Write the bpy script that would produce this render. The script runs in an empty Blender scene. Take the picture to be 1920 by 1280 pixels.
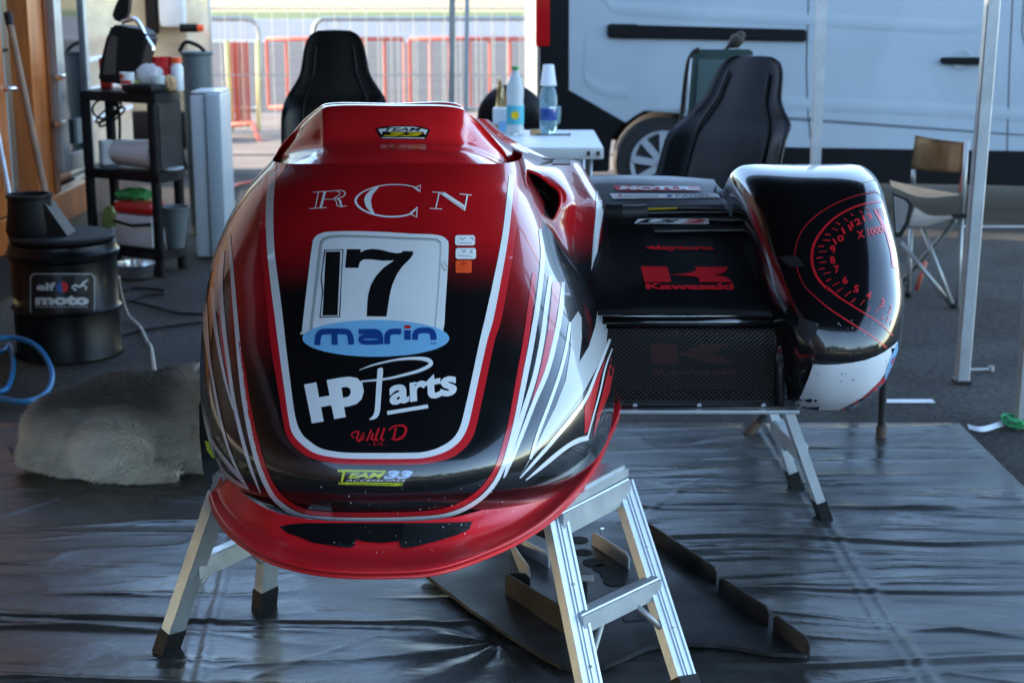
import bpy, bmesh, math, random
import numpy as np
from mathutils import Vector, Matrix
from mathutils.bvhtree import BVHTree

sc = bpy.context.scene
col = sc.collection
R = math.radians
rnd = random.Random(7)

# ------------------------------------------------------------------ camera
F_PX, CAM_H = 2900.0, 1.48                  # focal length in photo pixels (1920 wide), lens height
PITCH = math.atan(672 / F_PX)
cd = bpy.data.cameras.new('camera')
cam = bpy.data.objects.new('camera', cd); col.objects.link(cam)
cam.location = (0, 0, CAM_H)
cam.rotation_euler = (math.pi / 2 - PITCH, 0, 0)
cd.sensor_width = 36.0
cd.lens = 36.0 * F_PX / 1920.0
cd.clip_start = 0.05; cd.clip_end = 3000
cd.dof.use_dof = True
cd.dof.focus_distance = 3.25
cd.dof.aperture_fstop = 5.6
sc.camera = cam

# ------------------------------------------------------------------ world, sun, exposure
SUN_EL, SUN_AZ = R(18), R(-74)              # low evening sun behind and to the left
w = bpy.data.worlds.new('World'); sc.world = w; w.use_nodes = True
nt = w.node_tree
sky = nt.nodes.new('ShaderNodeTexSky'); sky.sky_type = 'NISHITA'; sky.sun_disc = False
sky.sun_elevation = SUN_EL; sky.sun_rotation = SUN_AZ; sky.air_density = 0.9; sky.dust_density = 0.25; sky.ozone_density = 1.2
nt.links.new(sky.outputs[0], nt.nodes['Background'].inputs[0])
nt.nodes['Background'].inputs[1].default_value = 0.15
sl = bpy.data.lights.new('sun', 'SUN'); sl.energy = 2.4; sl.angle = R(0.6); sl.color = (1.0, 0.80, 0.58)
so = bpy.data.objects.new('sun', sl); col.objects.link(so)
sd = Vector((math.sin(SUN_AZ) * math.cos(SUN_EL), math.cos(SUN_AZ) * math.cos(SUN_EL), math.sin(SUN_EL)))
so.rotation_euler = sd.to_track_quat('Z', 'Y').to_euler()
so.location = (-20, 20, 12)
vs = sc.view_settings
vs.view_transform = 'Standard'; vs.look = 'None'; vs.gamma = 1.0; vs.use_curve_mapping = False
vs.exposure = 2.62

# ------------------------------------------------------------------ pixels to places
CT, ST = math.cos(PITCH), math.sin(PITCH)
ORG = Vector((0, 0, CAM_H))
def ray(px, py):
    a = (px - 960) / F_PX; b = (640 - py) / F_PX
    return Vector((a, CT + b * ST, -ST + b * CT))
def G(px, py, z=0.0):                       # on a level surface at height z
    d = ray(px, py); return ORG + d * ((z - CAM_H) / d.z)
def PY(px, py, Y):                          # on an upright plane across the view at distance Y
    d = ray(px, py); return ORG + d * (Y / d.y)
def PX(px, py, X):                          # on an upright plane along the view
    d = ray(px, py); return ORG + d * (X / d.x)
def PP(px, py, p0, n):                      # on any plane
    d = ray(px, py); return ORG + d * ((p0 - ORG).dot(n) / d.dot(n))
def proj(v):
    x, y, z = v[0], v[1], v[2] - CAM_H
    dep = y * CT - z * ST; up = y * ST + z * CT
    return 960 + F_PX * x / dep, 640 - F_PX * up / dep

# ------------------------------------------------------------------ materials
MATS = {}
def mat(name, c, rough=0.5, metal=0.0, coat=0.0, spec=0.5, var=0.0, scale=8.0, bump=0.0, bscale=60.0, trans=0.0, rvar=0.0, stretch=None, attr=None, ior=1.5, detail=5.0, c2=None, sheen=0.0, alpha=1.0):
    if name in MATS: return MATS[name]
    m = bpy.data.materials.new(name); m.use_nodes = True
    N, L = m.node_tree.nodes, m.node_tree.links
    b = N['Principled BSDF']
    b.inputs['Roughness'].default_value = rough; b.inputs['Metallic'].default_value = metal
    b.inputs['Coat Weight'].default_value = coat; b.inputs['Coat Roughness'].default_value = 0.03
    b.inputs['Specular IOR Level'].default_value = spec; b.inputs['IOR'].default_value = ior
    b.inputs['Transmission Weight'].default_value = trans
    b.inputs['Sheen Weight'].default_value = sheen
    b.inputs['Alpha'].default_value = alpha
    b.inputs['Base Color'].default_value = (*c, 1)
    tc = N.new('ShaderNodeTexCoord'); vec = tc.outputs['Object']
    if stretch:
        mp = N.new('ShaderNodeMapping'); mp.inputs['Scale'].default_value = stretch
        L.new(vec, mp.inputs[0]); vec = mp.outputs[0]
    src = None
    if attr:
        at = N.new('ShaderNodeAttribute'); at.attribute_name = attr; src = at.outputs['Color']
    if var > 0 or c2:
        nz = N.new('ShaderNodeTexNoise'); nz.inputs['Scale'].default_value = scale; nz.inputs['Detail'].default_value = detail
        L.new(vec, nz.inputs['Vector'])
        mx = N.new('ShaderNodeMix'); mx.data_type = 'RGBA'
        if c2:
            rp = N.new('ShaderNodeValToRGB'); rp.color_ramp.elements[0].position = 0.4; rp.color_ramp.elements[1].position = 0.62
            L.new(nz.outputs['Fac'], rp.inputs[0]); L.new(rp.outputs[0], mx.inputs['Factor'])
            mx.inputs['A'].default_value = (*c, 1); mx.inputs['B'].default_value = (*c2, 1)
        else:
            mr = N.new('ShaderNodeMapRange'); mr.inputs['From Min'].default_value = 0.3; mr.inputs['From Max'].default_value = 0.7
            mr.inputs['To Min'].default_value = 1 - var; mr.inputs['To Max'].default_value = 1 + var
            L.new(nz.outputs['Fac'], mr.inputs['Value'])
            mx.blend_type = 'MULTIPLY'; mx.inputs['Factor'].default_value = 1.0
            if src: L.new(src, mx.inputs['A'])
            else: mx.inputs['A'].default_value = (*c, 1)
            L.new(mr.outputs[0], mx.inputs['B'])
        src = mx.outputs['Result']
    if src: L.new(src, b.inputs['Base Color'])
    if rvar > 0:
        n2 = N.new('ShaderNodeTexNoise'); n2.inputs['Scale'].default_value = scale * 0.7; n2.inputs['Detail'].default_value = 6
        L.new(vec, n2.inputs['Vector'])
        m2 = N.new('ShaderNodeMapRange'); m2.inputs['From Min'].default_value = 0.3; m2.inputs['From Max'].default_value = 0.7
        m2.inputs['To Min'].default_value = max(0.02, rough - rvar); m2.inputs['To Max'].default_value = rough + rvar
        L.new(n2.outputs['Fac'], m2.inputs['Value']); L.new(m2.outputs[0], b.inputs['Roughness'])
    if bump > 0:
        n3 = N.new('ShaderNodeTexNoise'); n3.inputs['Scale'].default_value = bscale; n3.inputs['Detail'].default_value = 6
        L.new(vec, n3.inputs['Vector'])
        bp = N.new('ShaderNodeBump'); bp.inputs['Strength'].default_value = bump; bp.inputs['Distance'].default_value = 0.01
        L.new(n3.outputs['Fac'], bp.inputs['Height']); L.new(bp.outputs[0], b.inputs['Normal'])
    MATS[name] = m
    return m

M = {}
def patches(m, scale, lo, hi):
    """broad worn and stained areas over a material's colour"""
    N, L = m.node_tree.nodes, m.node_tree.links; b = N['Principled BSDF']; src = b.inputs['Base Color'].links[0].from_socket
    tc = N.new('ShaderNodeTexCoord'); nz = N.new('ShaderNodeTexNoise'); nz.inputs['Scale'].default_value = scale; nz.inputs['Detail'].default_value = 7; nz.inputs['Distortion'].default_value = 1.2
    mr = N.new('ShaderNodeMapRange'); mr.inputs['From Min'].default_value = .38; mr.inputs['From Max'].default_value = .62; mr.inputs['To Min'].default_value = lo; mr.inputs['To Max'].default_value = hi
    mx = N.new('ShaderNodeMix'); mx.data_type = 'RGBA'; mx.blend_type = 'MULTIPLY'; mx.inputs['Factor'].default_value = 1.0
    L.new(tc.outputs['Object'], nz.inputs['Vector']); L.new(nz.outputs['Fac'], mr.inputs['Value']); L.new(src, mx.inputs['A']); L.new(mr.outputs[0], mx.inputs['B']); L.new(mx.outputs['Result'], b.inputs['Base Color'])
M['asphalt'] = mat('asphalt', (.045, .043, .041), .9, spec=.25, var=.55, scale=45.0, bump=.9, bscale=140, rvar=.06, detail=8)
M['far_asphalt_lit'] = mat('far_asphalt_lit', (.22, .175, .14), .9, var=.2, scale=1.2)  # asphalt in sun: warm light mixed into the base colour
M['runoff'] = mat('runoff', (.070, .062, .060), .9, var=.2, scale=.8)
M['track'] = mat('track', (.17, .18, .20), .8, var=.1, scale=.2)
M['grass'] = mat('grass', (.10, .15, .035), .95, var=.35, scale=.6)
M['field'] = mat('field', (.42, .33, .17), .95, var=.2, scale=.15)
M['paintline'] = mat('road_paint', (.72, .72, .70), .7, var=.15, scale=6)
M['tarp'] = mat('tarp_plastic', (.040, .040, .037), .29, spec=.55, var=.25, scale=5, bump=.12, bscale=40, rvar=.12, stretch=(.7, 1.3, 1))
M['body'] = mat('airbrushed_paint', (.5, .01, .01), .22, coat=1.0, spec=.5, attr='paint', var=.05, scale=14, rvar=.06)
M['red'] = mat('red_paint', (.74, .016, .022), .25, coat=1.0, var=.06, scale=10)
M['redp'] = mat('red_print', (.62, .014, .022), .28, coat=.8, var=.04, scale=10)
M['white'] = mat('white_print', (.84, .85, .86), .3, coat=.8, var=.03, scale=10)
M['greyp'] = mat('silver_print', (.30, .31, .32), .3, coat=.8)
M['greyl'] = mat('light_silver_print', (.52, .54, .55), .3, coat=.8)
M['pink'] = mat('pale_red_print', (.62, .16, .17), .3, coat=.8)
M['blackp'] = mat('black_print', (.008, .008, .009), .28, coat=.8)
M['blue'] = mat('sky_blue_print', (.22, .52, .80), .3, coat=.6)
M['navy'] = mat('navy_print', (.012, .06, .26), .3, coat=.6)
M['yellow'] = mat('yellow_print', (.62, .68, .03), .3, coat=.6)
M['gold'] = mat('gold_print', (.75, .52, .01), .3, coat=.6)
M['paleblue'] = mat('pale_blue_print', (.55, .68, .95), .3, coat=.6)
M['orange'] = mat('orange_print', (.90, .10, .02), .35)
M['gloss'] = mat('black_gloss_paint', (.006, .006, .007), .16, coat=1.0, rvar=.05, scale=12)
M['deckblk'] = mat('deck_black_paint', (.006, .006, .007), .34, coat=.35, spec=.35, rvar=.1, scale=10)
M['satin'] = mat('black_satin', (.014, .014, .015), .42, var=.25, scale=14, rvar=.1)
M['tape'] = mat('black_tape', (.022, .022, .024), .5, var=.3, scale=30, bump=.2, bscale=60)
M['mesh'] = mat('dark_wire', (.034, .029, .028), .5, metal=.3)
M['lipred'] = mat('lip_red_paint', (.76, .014, .022), .34, coat=.35, var=.06, scale=10, rvar=.06)
M['reddk'] = mat('faint_red_print', (.10, .006, .008), .6)
M['dark'] = mat('dark_inside', (.004, .004, .004), .8)
M['alu'] = mat('brushed_aluminium', (.54, .58, .60), .42, metal=.75, var=.05, scale=30, rvar=.08)
M['aluflat'] = mat('dull_aluminium', (.50, .52, .54), .5, metal=.9, var=.12, scale=12)
M['steel'] = mat('bright_steel', (.75, .76, .78), .2, metal=1.0)
M['chrome'] = mat('chrome', (.85, .86, .88), .06, metal=1.0)
M['leaf'] = mat('dark_foliage', (.045, .06, .025), .9, var=.3, scale=1)
M['wheelsil'] = mat('dull_silver_paint', (.34, .37, .39), .45)
M['galv'] = mat('galvanised_steel', (.38, .38, .36), .45, metal=.5, var=.15, scale=8)
M['rubber'] = mat('black_rubber', (.009, .009, .009), .65, spec=.3, var=.2, scale=20)
M['plast'] = mat('black_plastic', (.007, .007, .008), .5, spec=.18, var=.15, scale=9)
M['leather'] = mat('black_leather', (.005, .005, .0055), .34, spec=.20, bump=.06, bscale=90, rvar=.08)
M['carbon'] = mat('grey_black_pan', (.020, .021, .023), .42, var=.35, scale=9, rvar=.12, bump=.1, bscale=20)
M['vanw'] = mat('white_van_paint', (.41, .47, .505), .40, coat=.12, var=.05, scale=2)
M['wplast'] = mat('white_plastic', (.72, .74, .75), .4, var=.08, scale=5)
M['gplast'] = mat('grey_plastic', (.10, .125, .13), .5, var=.1, scale=5)
M['wood'] = mat('varnished_wood', (.40, .10, .012), .38, coat=.15, var=.3, scale=4, stretch=(5, 5, .6))
M['wooddk'] = mat('dark_varnished_wood', (.16, .04, .008), .4, coat=.1, var=.3, scale=4, stretch=(5, 5, .6))
M['panel'] = mat('grey_locker_panel', (.26, .30, .31), .6, var=.12, scale=6)
M['glass'] = mat('dark_glass', (.01, .012, .014), .05, coat=1.0)
M['cream'] = mat('cream_body', (.50, .41, .28), .30, var=.30, scale=2.5, coat=.4, stretch=(1, 1, 4))
M['canvas'] = mat('tan_canvas', (.34, .21, .11), .9, var=.2, scale=10, bump=.3, bscale=120)
M['roof'] = mat('dark_canopy_cloth', (.020, .022, .026), .85, var=.2, scale=2)
M['redbar'] = mat('red_barrier_paint', (.55, .12, .08), .5, var=.15, scale=4)
M['ybar'] = mat('yellow_barrier_paint', (.66, .55, .18), .5, var=.15, scale=4)
M['bluehose'] = mat('blue_hose', (.012, .17, .40), .35)
M['rope'] = mat('pale_rope', (.46, .44, .38), .9, var=.3, scale=60, bump=.5, bscale=160)
M['grope'] = mat('green_rope', (.06, .42, .16), .7)
M['broom'] = mat('worn_broom_wood', (.24, .15, .10), .7, var=.25, scale=10)
M['fabgreen'] = mat('dark_green_mesh_cloth', (.020, .050, .048), .6, var=.2, scale=20)
M['water'] = mat('clear_water_bottle', (.55, .80, .88), .08, trans=.75, ior=1.2)
M['milky'] = mat('milky_bottle', (.82, .88, .88), .2, trans=.45, ior=1.25)
M['clearbag'] = mat('crumpled_bag', (.70, .70, .70), .3, trans=.3, bump=1.0, bscale=25)
M['bird'] = mat('brown_feathers', (.045, .035, .028), .8, var=.3, scale=60)
M['tyre'] = mat('tyre_rubber', (.014, .014, .015), .7, var=.2, scale=20)
M['redglass'] = mat('tail_light_red', (.45, .008, .01), .1, coat=1.0)
M['fur_body'] = mat('dog_skin', (.38, .34, .28), .9, attr='paint')
M['fur'] = mat('dog_fur', (.5, .46, .40), .75, attr='paint')
M['green'] = mat('green_print', (.05, .30, .08), .5)
M['melon'] = mat('pale_green', (.30, .42, .10), .5, var=.3, scale=12)
M['cork'] = mat('cork', (.45, .28, .13), .8, var=.2, scale=40)
M['tealp'] = mat('teal_label', (.06, .42, .50), .45)

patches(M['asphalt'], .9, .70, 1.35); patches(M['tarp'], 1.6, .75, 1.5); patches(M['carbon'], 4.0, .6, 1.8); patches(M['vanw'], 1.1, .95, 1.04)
# ------------------------------------------------------------------ things and meshes
ROOT = {}
def tag(o, label=None, cat=None, group=None, kind=None):
    if label: o['label'] = label
    if cat: o['category'] = cat
    if group: o['group'] = group
    if kind: o['kind'] = kind
    return o
def thing(name, label, cat, loc=(0, 0, 0), rotz=0.0, group=None):
    o = bpy.data.objects.new(name, None); col.objects.link(o)
    o.empty_display_size = 0.1
    o.location = loc; o.rotation_euler = (0, 0, rotz)
    ROOT[o.name] = Matrix.Translation(Vector(loc)) @ Matrix.Rotation(rotz, 4, 'Z')
    return tag(o, label, cat, group)
def obj(name, bm, m, parent=None, smooth=False, label=None, auto=None, local=False):
    """one mesh object from world-space geometry (local=True: geometry is in the thing's own frame)"""
    if isinstance(bm, bpy.types.Mesh): me = bm
    else:
        me = bpy.data.meshes.new(name)
        bmesh.ops.recalc_face_normals(bm, faces=bm.faces) if getattr(bm, 'faces', None) and not smooth == 'keep' else None
        bm.to_mesh(me); bm.free()
    if m and not me.materials: me.materials.append(m)
    o = bpy.data.objects.new(name, me); col.objects.link(o)
    if smooth:
        for p in me.polygons: p.use_smooth = True
        if auto:
            try: me.set_sharp_from_angle(angle=R(auto))
            except Exception: pass
    if parent:
        r = parent
        while r.parent: r = r.parent
        mx = ROOT.get(r.name, Matrix.Identity(4))
        if not local: me.transform(mx.inverted())
        o.parent = parent
    if label: o['label'] = label
    return o
def single(name, bm, m, label, cat, smooth=False, group=None, auto=None, base=None):
    """a one-mesh thing: origin moved to its base"""
    o = obj(name, bm, m, None, smooth, auto=auto)
    vs_ = [v.co for v in o.data.vertices]
    if base is None:
        zmin = min(v.z for v in vs_); base = Vector((sum(v.x for v in vs_) / len(vs_), sum(v.y for v in vs_) / len(vs_), zmin))
    o.data.transform(Matrix.Translation(-Vector(base))); o.location = base
    return tag(o, label, cat, group)
def copy_tree(o, parent=None):
    c = o.copy(); col.objects.link(c)
    if parent: c.parent = parent
    for ch in o.children: copy_tree(ch, c)
    return c
NB = bmesh.new
def box(bm, c, s, rot=None, bev=0.0):
    r = bmesh.ops.create_cube(bm, size=1.0)
    mx = Matrix.Translation(Vector(c)) @ (rot.to_4x4() if rot is not None else Matrix.Identity(4)) @ Matrix.Diagonal((*s, 1))
    bmesh.ops.transform(bm, matrix=mx, verts=r['verts'])
    if bev > 0:
        ed = list({e for v in r['verts'] for e in v.link_edges})
        bmesh.ops.bevel(bm, geom=ed, offset=bev, segments=2, affect='EDGES', profile=.6)
    return bm
def cyl(bm, p0, p1, r0, r1=None, seg=14, cap=True):
    p0, p1 = Vector(p0), Vector(p1); d = p1 - p0
    r = bmesh.ops.create_cone(bm, cap_ends=cap, segments=seg, radius1=r0, radius2=r0 if r1 is None else r1, depth=d.length)
    mx = Matrix.Translation((p0 + p1) / 2) @ d.to_track_quat('Z', 'Y').to_matrix().to_4x4()
    bmesh.ops.transform(bm, matrix=mx, verts=r['verts']); return bm
def ball(bm, c, s, rot=None, u=16, v=10):
    r = bmesh.ops.create_uvsphere(bm, u_segments=u, v_segments=v, radius=1.0)
    mx = Matrix.Translation(Vector(c)) @ (rot.to_4x4() if rot is not None else Matrix.Identity(4)) @ Matrix.Diagonal((*(s if hasattr(s, '__len__') else (s, s, s)), 1))
    bmesh.ops.transform(bm, matrix=mx, verts=r['verts']); return bm
def frame_of(d, side=None):
    d = d.normalized()
    s = Vector(side) if side is not None else (Vector((0, 0, 1)) if abs(d.z) < .9 else Vector((1, 0, 0)))
    u = (s - d * s.dot(d)).normalized(); v = d.cross(u).normalized()
    return u, v
def tube(bm, pts, r, seg=8, closed=False, cap=True):
    pts = [Vector(p) for p in pts]; n = len(pts); rings = []
    u = None
    for i, p in enumerate(pts):
        a = pts[(i - 1) % n] if (closed or i > 0) else p
        b = pts[(i + 1) % n] if (closed or i < n - 1) else p
        d = (b - a).normalized()
        if u is None: u, v = frame_of(d)
        else:
            u = (u - d * u.dot(d)).normalized(); v = d.cross(u).normalized()
        rr = r[i] if hasattr(r, '__len__') else r
        rings.append([bm.verts.new(p + (u * math.cos(t) + v * math.sin(t)) * rr) for t in [2 * math.pi * k / seg for k in range(seg)]])
    for i in range(n if closed else n - 1):
        A, B = rings[i], rings[(i + 1) % n]
        for k in range(seg): bm.faces.new((A[k], A[(k + 1) % seg], B[(k + 1) % seg], B[k]))
    if cap and not closed:
        bm.faces.new(list(reversed(rings[0]))); bm.faces.new(rings[-1])
    return bm
def beam(bm, p0, p1, prof, side):
    """extrude a closed profile [(u,v)...] from p0 to p1; u runs along side"""
    p0, p1 = Vector(p0), Vector(p1); u, v = frame_of(p1 - p0, side)
    A = [bm.verts.new(p0 + u * a + v * b) for a, b in prof]; B = [bm.verts.new(p1 + u * a + v * b) for a, b in prof]
    n = len(prof)
    for i in range(n): bm.faces.new((A[i], A[(i + 1) % n], B[(i + 1) % n], B[i]))
    bm.faces.new(list(reversed(A))); bm.faces.new(B)
    return bm
def rect(w_, h_): return [(-w_ / 2, -h_ / 2), (w_ / 2, -h_ / 2), (w_ / 2, h_ / 2), (-w_ / 2, h_ / 2)]
def lathe(bm, c, prof, seg=24, axis=None):
    """prof: [(r, h)...] about the z axis at c"""
    c = Vector(c); rings = []
    mx = axis.to_track_quat('Z', 'Y').to_matrix() if axis is not None else Matrix.Identity(3)
    for r, h in prof:
        rings.append([bm.verts.new(c + mx @ Vector((max(r, 1e-4) * math.cos(2 * math.pi * k / seg), max(r, 1e-4) * math.sin(2 * math.pi * k / seg), h))) for k in range(seg)])
    for A, B in zip(rings, rings[1:]):
        for k in range(seg): bm.faces.new((A[k], A[(k + 1) % seg], B[(k + 1) % seg], B[k]))
    bm.faces.new(list(reversed(rings[0]))); bm.faces.new(rings[-1])
    return bm
def prism(bm, pts, off):
    """closed 3-D outline pushed by vector off"""
    off = Vector(off)
    A = [bm.verts.new(Vector(p)) for p in pts]; B = [bm.verts.new(Vector(p) + off) for p in pts]
    n = len(pts)
    for i in range(n): bm.faces.new((A[i], A[(i + 1) % n], B[(i + 1) % n], B[i]))
    bm.faces.new(list(reversed(A))); bm.faces.new(B)
    return bm
def grid_bm(P, closed_u=False, thick=0.0):
    """P: array rows x cols x 3"""
    bm = bmesh.new(); nr, nc = len(P), len(P[0])
    V = [[bm.verts.new(Vector(P[i][j])) for j in range(nc)] for i in range(nr)]
    for i in range(nr - 1):
        for j in range(nc - 1): bm.faces.new((V[i][j], V[i][j + 1], V[i + 1][j + 1], V[i + 1][j]))
    return bm
def sheet(name, pts, z, m, kind='structure'):
    bm = bmesh.new(); bm.faces.new([bm.verts.new((x, y, z)) for x, y in pts])
    o = obj(name, bm, m); tag(o, kind=kind); return o
def catmull(pts, n):
    """smooth curve through pts (list of equal-length tuples), n samples per span"""
    P = [np.array(p, float) for p in pts]; P = [2 * P[0] - P[1]] + P + [2 * P[-1] - P[-2]]
    out = []
    for i in range(1, len(P) - 2):
        a, b, c, d = P[i - 1:i + 3]
        for k in range(n):
            t = k / n
            out.append(.5 * ((2 * b) + (c - a) * t + (2 * a - 5 * b + 4 * c - d) * t * t + (3 * b - a - 3 * c + d) * t ** 3))
    out.append(P[-2]); return np.array(out)
def smooth_surface(ctrl, nu, nv):
    """catmull-rom surface through a control grid rows x cols x 3"""
    rows = [catmull(r, nv) for r in ctrl]
    rows = np.array(rows)
    return np.array([catmull([tuple(p) for p in rows[:, j]], nu) for j in range(rows.shape[1])]).transpose(1, 0, 2)
def sstep(a, b, x):
    t = np.clip((x - a) / (b - a), 0, 1); return t * t * (3 - 2 * t)

# ------------------------------------------------------------------ flat print laid on a surface
class Target:
    def __init__(self, P):
        """P: list of grids (rows x cols x 3) facing the viewer"""
        self.v = []; self.n = []; self.f = []
        for g in P:
            g = np.asarray(g, float); nr, nc = g.shape[:2]; o = len(self.v)
            du = np.gradient(g, axis=1); dv = np.gradient(g, axis=0)
            nn = np.cross(du, dv); nn /= np.linalg.norm(nn, axis=2, keepdims=True) + 1e-12
            view = np.array([0, 0, CAM_H]) - g
            sg = np.sign((nn * view).sum(2).sum()); nn *= sg
            self.v += [Vector(p) for p in g.reshape(-1, 3)]; self.n += [Vector(p) for p in nn.reshape(-1, 3)]
            for i in range(nr - 1):
                for j in range(nc - 1):
                    a = o + i * nc + j
                    self.f += [(a, a + 1, a + nc + 1), (a, a + nc + 1, a + nc)]
        self.t = BVHTree.FromPolygons(self.v, self.f)
    def hit(self, px, py):
        d = ray(px, py).normalized()
        p, n, i, dist = self.t.ray_cast(ORG, d)
        if p is None: return None, None
        a, b, c = self.f[i]
        A, B, C = self.v[a], self.v[b], self.v[c]
        v0, v1, v2 = B - A, C - A, p - A
        d00, d01, d11, d20, d21 = v0.dot(v0), v0.dot(v1), v1.dot(v1), v2.dot(v0), v2.dot(v1)
        den = d00 * d11 - d01 * d01
        if abs(den) < 1e-16: return p, self.n[a]
        v_ = (d11 * d20 - d01 * d21) / den; w_ = (d00 * d21 - d01 * d20) / den
        return p, (self.n[a] * (1 - v_ - w_) + self.n[b] * v_ + self.n[c] * w_).normalized()
def flat_mesh(polys):
    cu = bpy.data.curves.new('tmp', 'CURVE'); cu.dimensions = '2D'; cu.fill_mode = 'BOTH'
    for pts in polys:
        sp = cu.splines.new('POLY'); sp.points.add(len(pts) - 1); sp.use_cyclic_u = True
        for q, p in zip(sp.points, pts): q.co = (p[0] * .01, -p[1] * .01, 0, 1)
    o = bpy.data.objects.new('tmp', cu); me = bpy.data.meshes.new_from_object(o)
    bm = bmesh.new(); bm.from_mesh(me); bpy.data.objects.remove(o); bpy.data.curves.remove(cu); bpy.data.meshes.remove(me)
    for v in bm.verts: v.co = Vector((v.co.x * 100, -v.co.y * 100, 0))
    return bm
def text_mesh(body, quad, bold=0.0, shear=0.0, space=1.0):
    """text stretched into a pixel quad: top-left, top-right, bottom-right, bottom-left"""
    cu = bpy.data.curves.new('tmp', 'FONT'); cu.body = body; cu.size = 1.0; cu.offset = bold; cu.shear = shear; cu.space_character = space
    cu.resolution_u = 3; cu.fill_mode = 'BOTH'
    o = bpy.data.objects.new('tmp', cu); me = bpy.data.meshes.new_from_object(o)
    bm = bmesh.new(); bm.from_mesh(me); bpy.data.objects.remove(o); bpy.data.curves.remove(cu); bpy.data.meshes.remove(me)
    xs = [v.co.x for v in bm.verts]; ys = [v.co.y for v in bm.verts]
    x0, x1, y0, y1 = min(xs), max(xs), min(ys), max(ys)
    q = [np.array(p, float) for p in quad]
    for v in bm.verts:
        s = (v.co.x - x0) / (x1 - x0); t = (y1 - v.co.y) / (y1 - y0)
        p = (q[0] * (1 - s) + q[1] * s) * (1 - t) + (q[3] * (1 - s) + q[2] * s) * t
        v.co = Vector((p[0], p[1], 0))
    return bm
def ribbon(pts, widths, n=6):
    """closed outline of a brush stroke"""
    if not hasattr(widths, '__len__'): widths = [widths] * len(pts)
    c = catmull([(p[0], p[1], w_) for p, w_ in zip(pts, widths)], n) if n > 1 else np.array([(p[0], p[1], w_) for p, w_ in zip(pts, widths)])
    xy = c[:, :2]; t = np.gradient(xy, axis=0); t /= np.linalg.norm(t, axis=1, keepdims=True) + 1e-9
    nn = np.stack([-t[:, 1], t[:, 0]], 1); h = np.maximum(c[:, 2:3], .3) / 2
    return np.vstack([xy + nn * h, (xy - nn * h)[::-1]])
def Z(x0, y0, s): return lambda pts: [(x0 + p[0] / s, y0 + p[1] / s) for p in pts]
def lay(name, bm, target, m, parent, off=0.0012, step=12.0, label=None):
    """drop a flat pixel-space mesh on the surface that the pixels show"""
    if bm.verts:
        xs = [v.co.x for v in bm.verts]; ys = [v.co.y for v in bm.verts]
        for axis, lo, hi in ((0, min(xs), max(xs)), (1, min(ys), max(ys))):
            k = math.ceil(lo / step)
            while k * step < hi:
                co = Vector((0, 0, 0)); co[axis] = k * step; no = Vector((0, 0, 0)); no[axis] = 1
                bmesh.ops.bisect_plane(bm, geom=bm.verts[:] + bm.edges[:] + bm.faces[:], plane_co=co, plane_no=no, dist=1e-5)
                k += 1
    nor = {}; dead = []
    for v in bm.verts:
        p, n = target.hit(v.co.x, v.co.y)
        if p is None: dead.append(v); continue
        v.co = p + n * off; nor[v] = n
    if dead: bmesh.ops.delete(bm, geom=dead, context='VERTS')
    bm.faces.ensure_lookup_table()
    flip = [f for f in bm.faces if f.normal.dot(nor[f.verts[0]]) < 0] if bm.faces else []
    bm.normal_update()
    flip = [f for f in bm.faces if f.normal.dot(nor[f.verts[0]]) < 0]
    if flip: bmesh.ops.reverse_faces(bm, faces=flip)
    bm.verts.index_update(); ns = [nor[v] for v in bm.verts]
    me = bpy.data.meshes.new(name); bm.to_mesh(me); bm.free()
    for p in me.polygons: p.use_smooth = True
    if len(me.vertices):
        try: me.normals_split_custom_set_from_vertices([tuple(n) for n in ns])
        except Exception: pass
    return obj(name, me, m, parent, label=label)
def paint_attr(me, colors):
    a = me.color_attributes.new('paint', 'FLOAT_COLOR', 'POINT')
    a.data.foreach_set('color', np.hstack([colors, np.ones((len(colors), 1))]).astype(np.float32).ravel())
# ================================================================== THE SETTING
def vnoise_early(x):
    T = np.random.RandomState(77).rand(512); xi = np.floor(x).astype(int); f = x - xi; f = f * f * (3 - 2 * f)
    return T[xi % 512] * (1 - f) + T[(xi + 1) % 512] * f
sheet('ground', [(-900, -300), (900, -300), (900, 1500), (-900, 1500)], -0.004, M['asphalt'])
sheet('lit_asphalt_strip', [(-200, 12.3), (200, 12.3), (200, 18.2), (-200, 18.2)], 0.0, M['far_asphalt_lit'])  # brighter sheet painting the sunlit band beyond the shade
sheet('run_off_area', [(-200, 18.2), (200, 18.2), (200, 40), (-200, 40)], 0.0, M['runoff'])
sheet('track', [(-400, 40), (400, 40), (400, 66), (-400, 66)], 0.004, M['track'])
sheet('verge_grass', [(-500, 66), (500, 66), (500, 82), (-500, 82)], 0.006, M['grass'])
sheet('dry_field', [(-700, 82), (700, 82), (700, 155), (-700, 155)], 0.010, M['field'])
sheet('far_grass', [(-900, 155), (900, 155), (900, 1500), (-900, 1500)], 0.02, M['grass'])
for nm, y0, y1 in (('track_edge_line', 40.6, 41.0), ('track_edge_line', 64.6, 65.0)):
    sheet(nm, [(-400, y0), (400, y0), (400, y1), (-400, y1)], 0.010, M['paintline'])
for px, py, L_ in ((1705, 752, .09), (1903, 425, .35)):
    p = G(px, py); sheet('ground_marking', [(p.x - L_, p.y - .02), (p.x + L_, p.y - .02), (p.x + L_, p.y + .03), (p.x - L_, p.y + .03)], 0.0, M['paintline'])
for py in (291, 322):
    p = G(460, py); sheet('ground_joint', [(-14, p.y - .05), (6, p.y - .05), (6, p.y + .05), (-14, p.y + .05)], 0.004, M['asphalt'])

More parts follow.
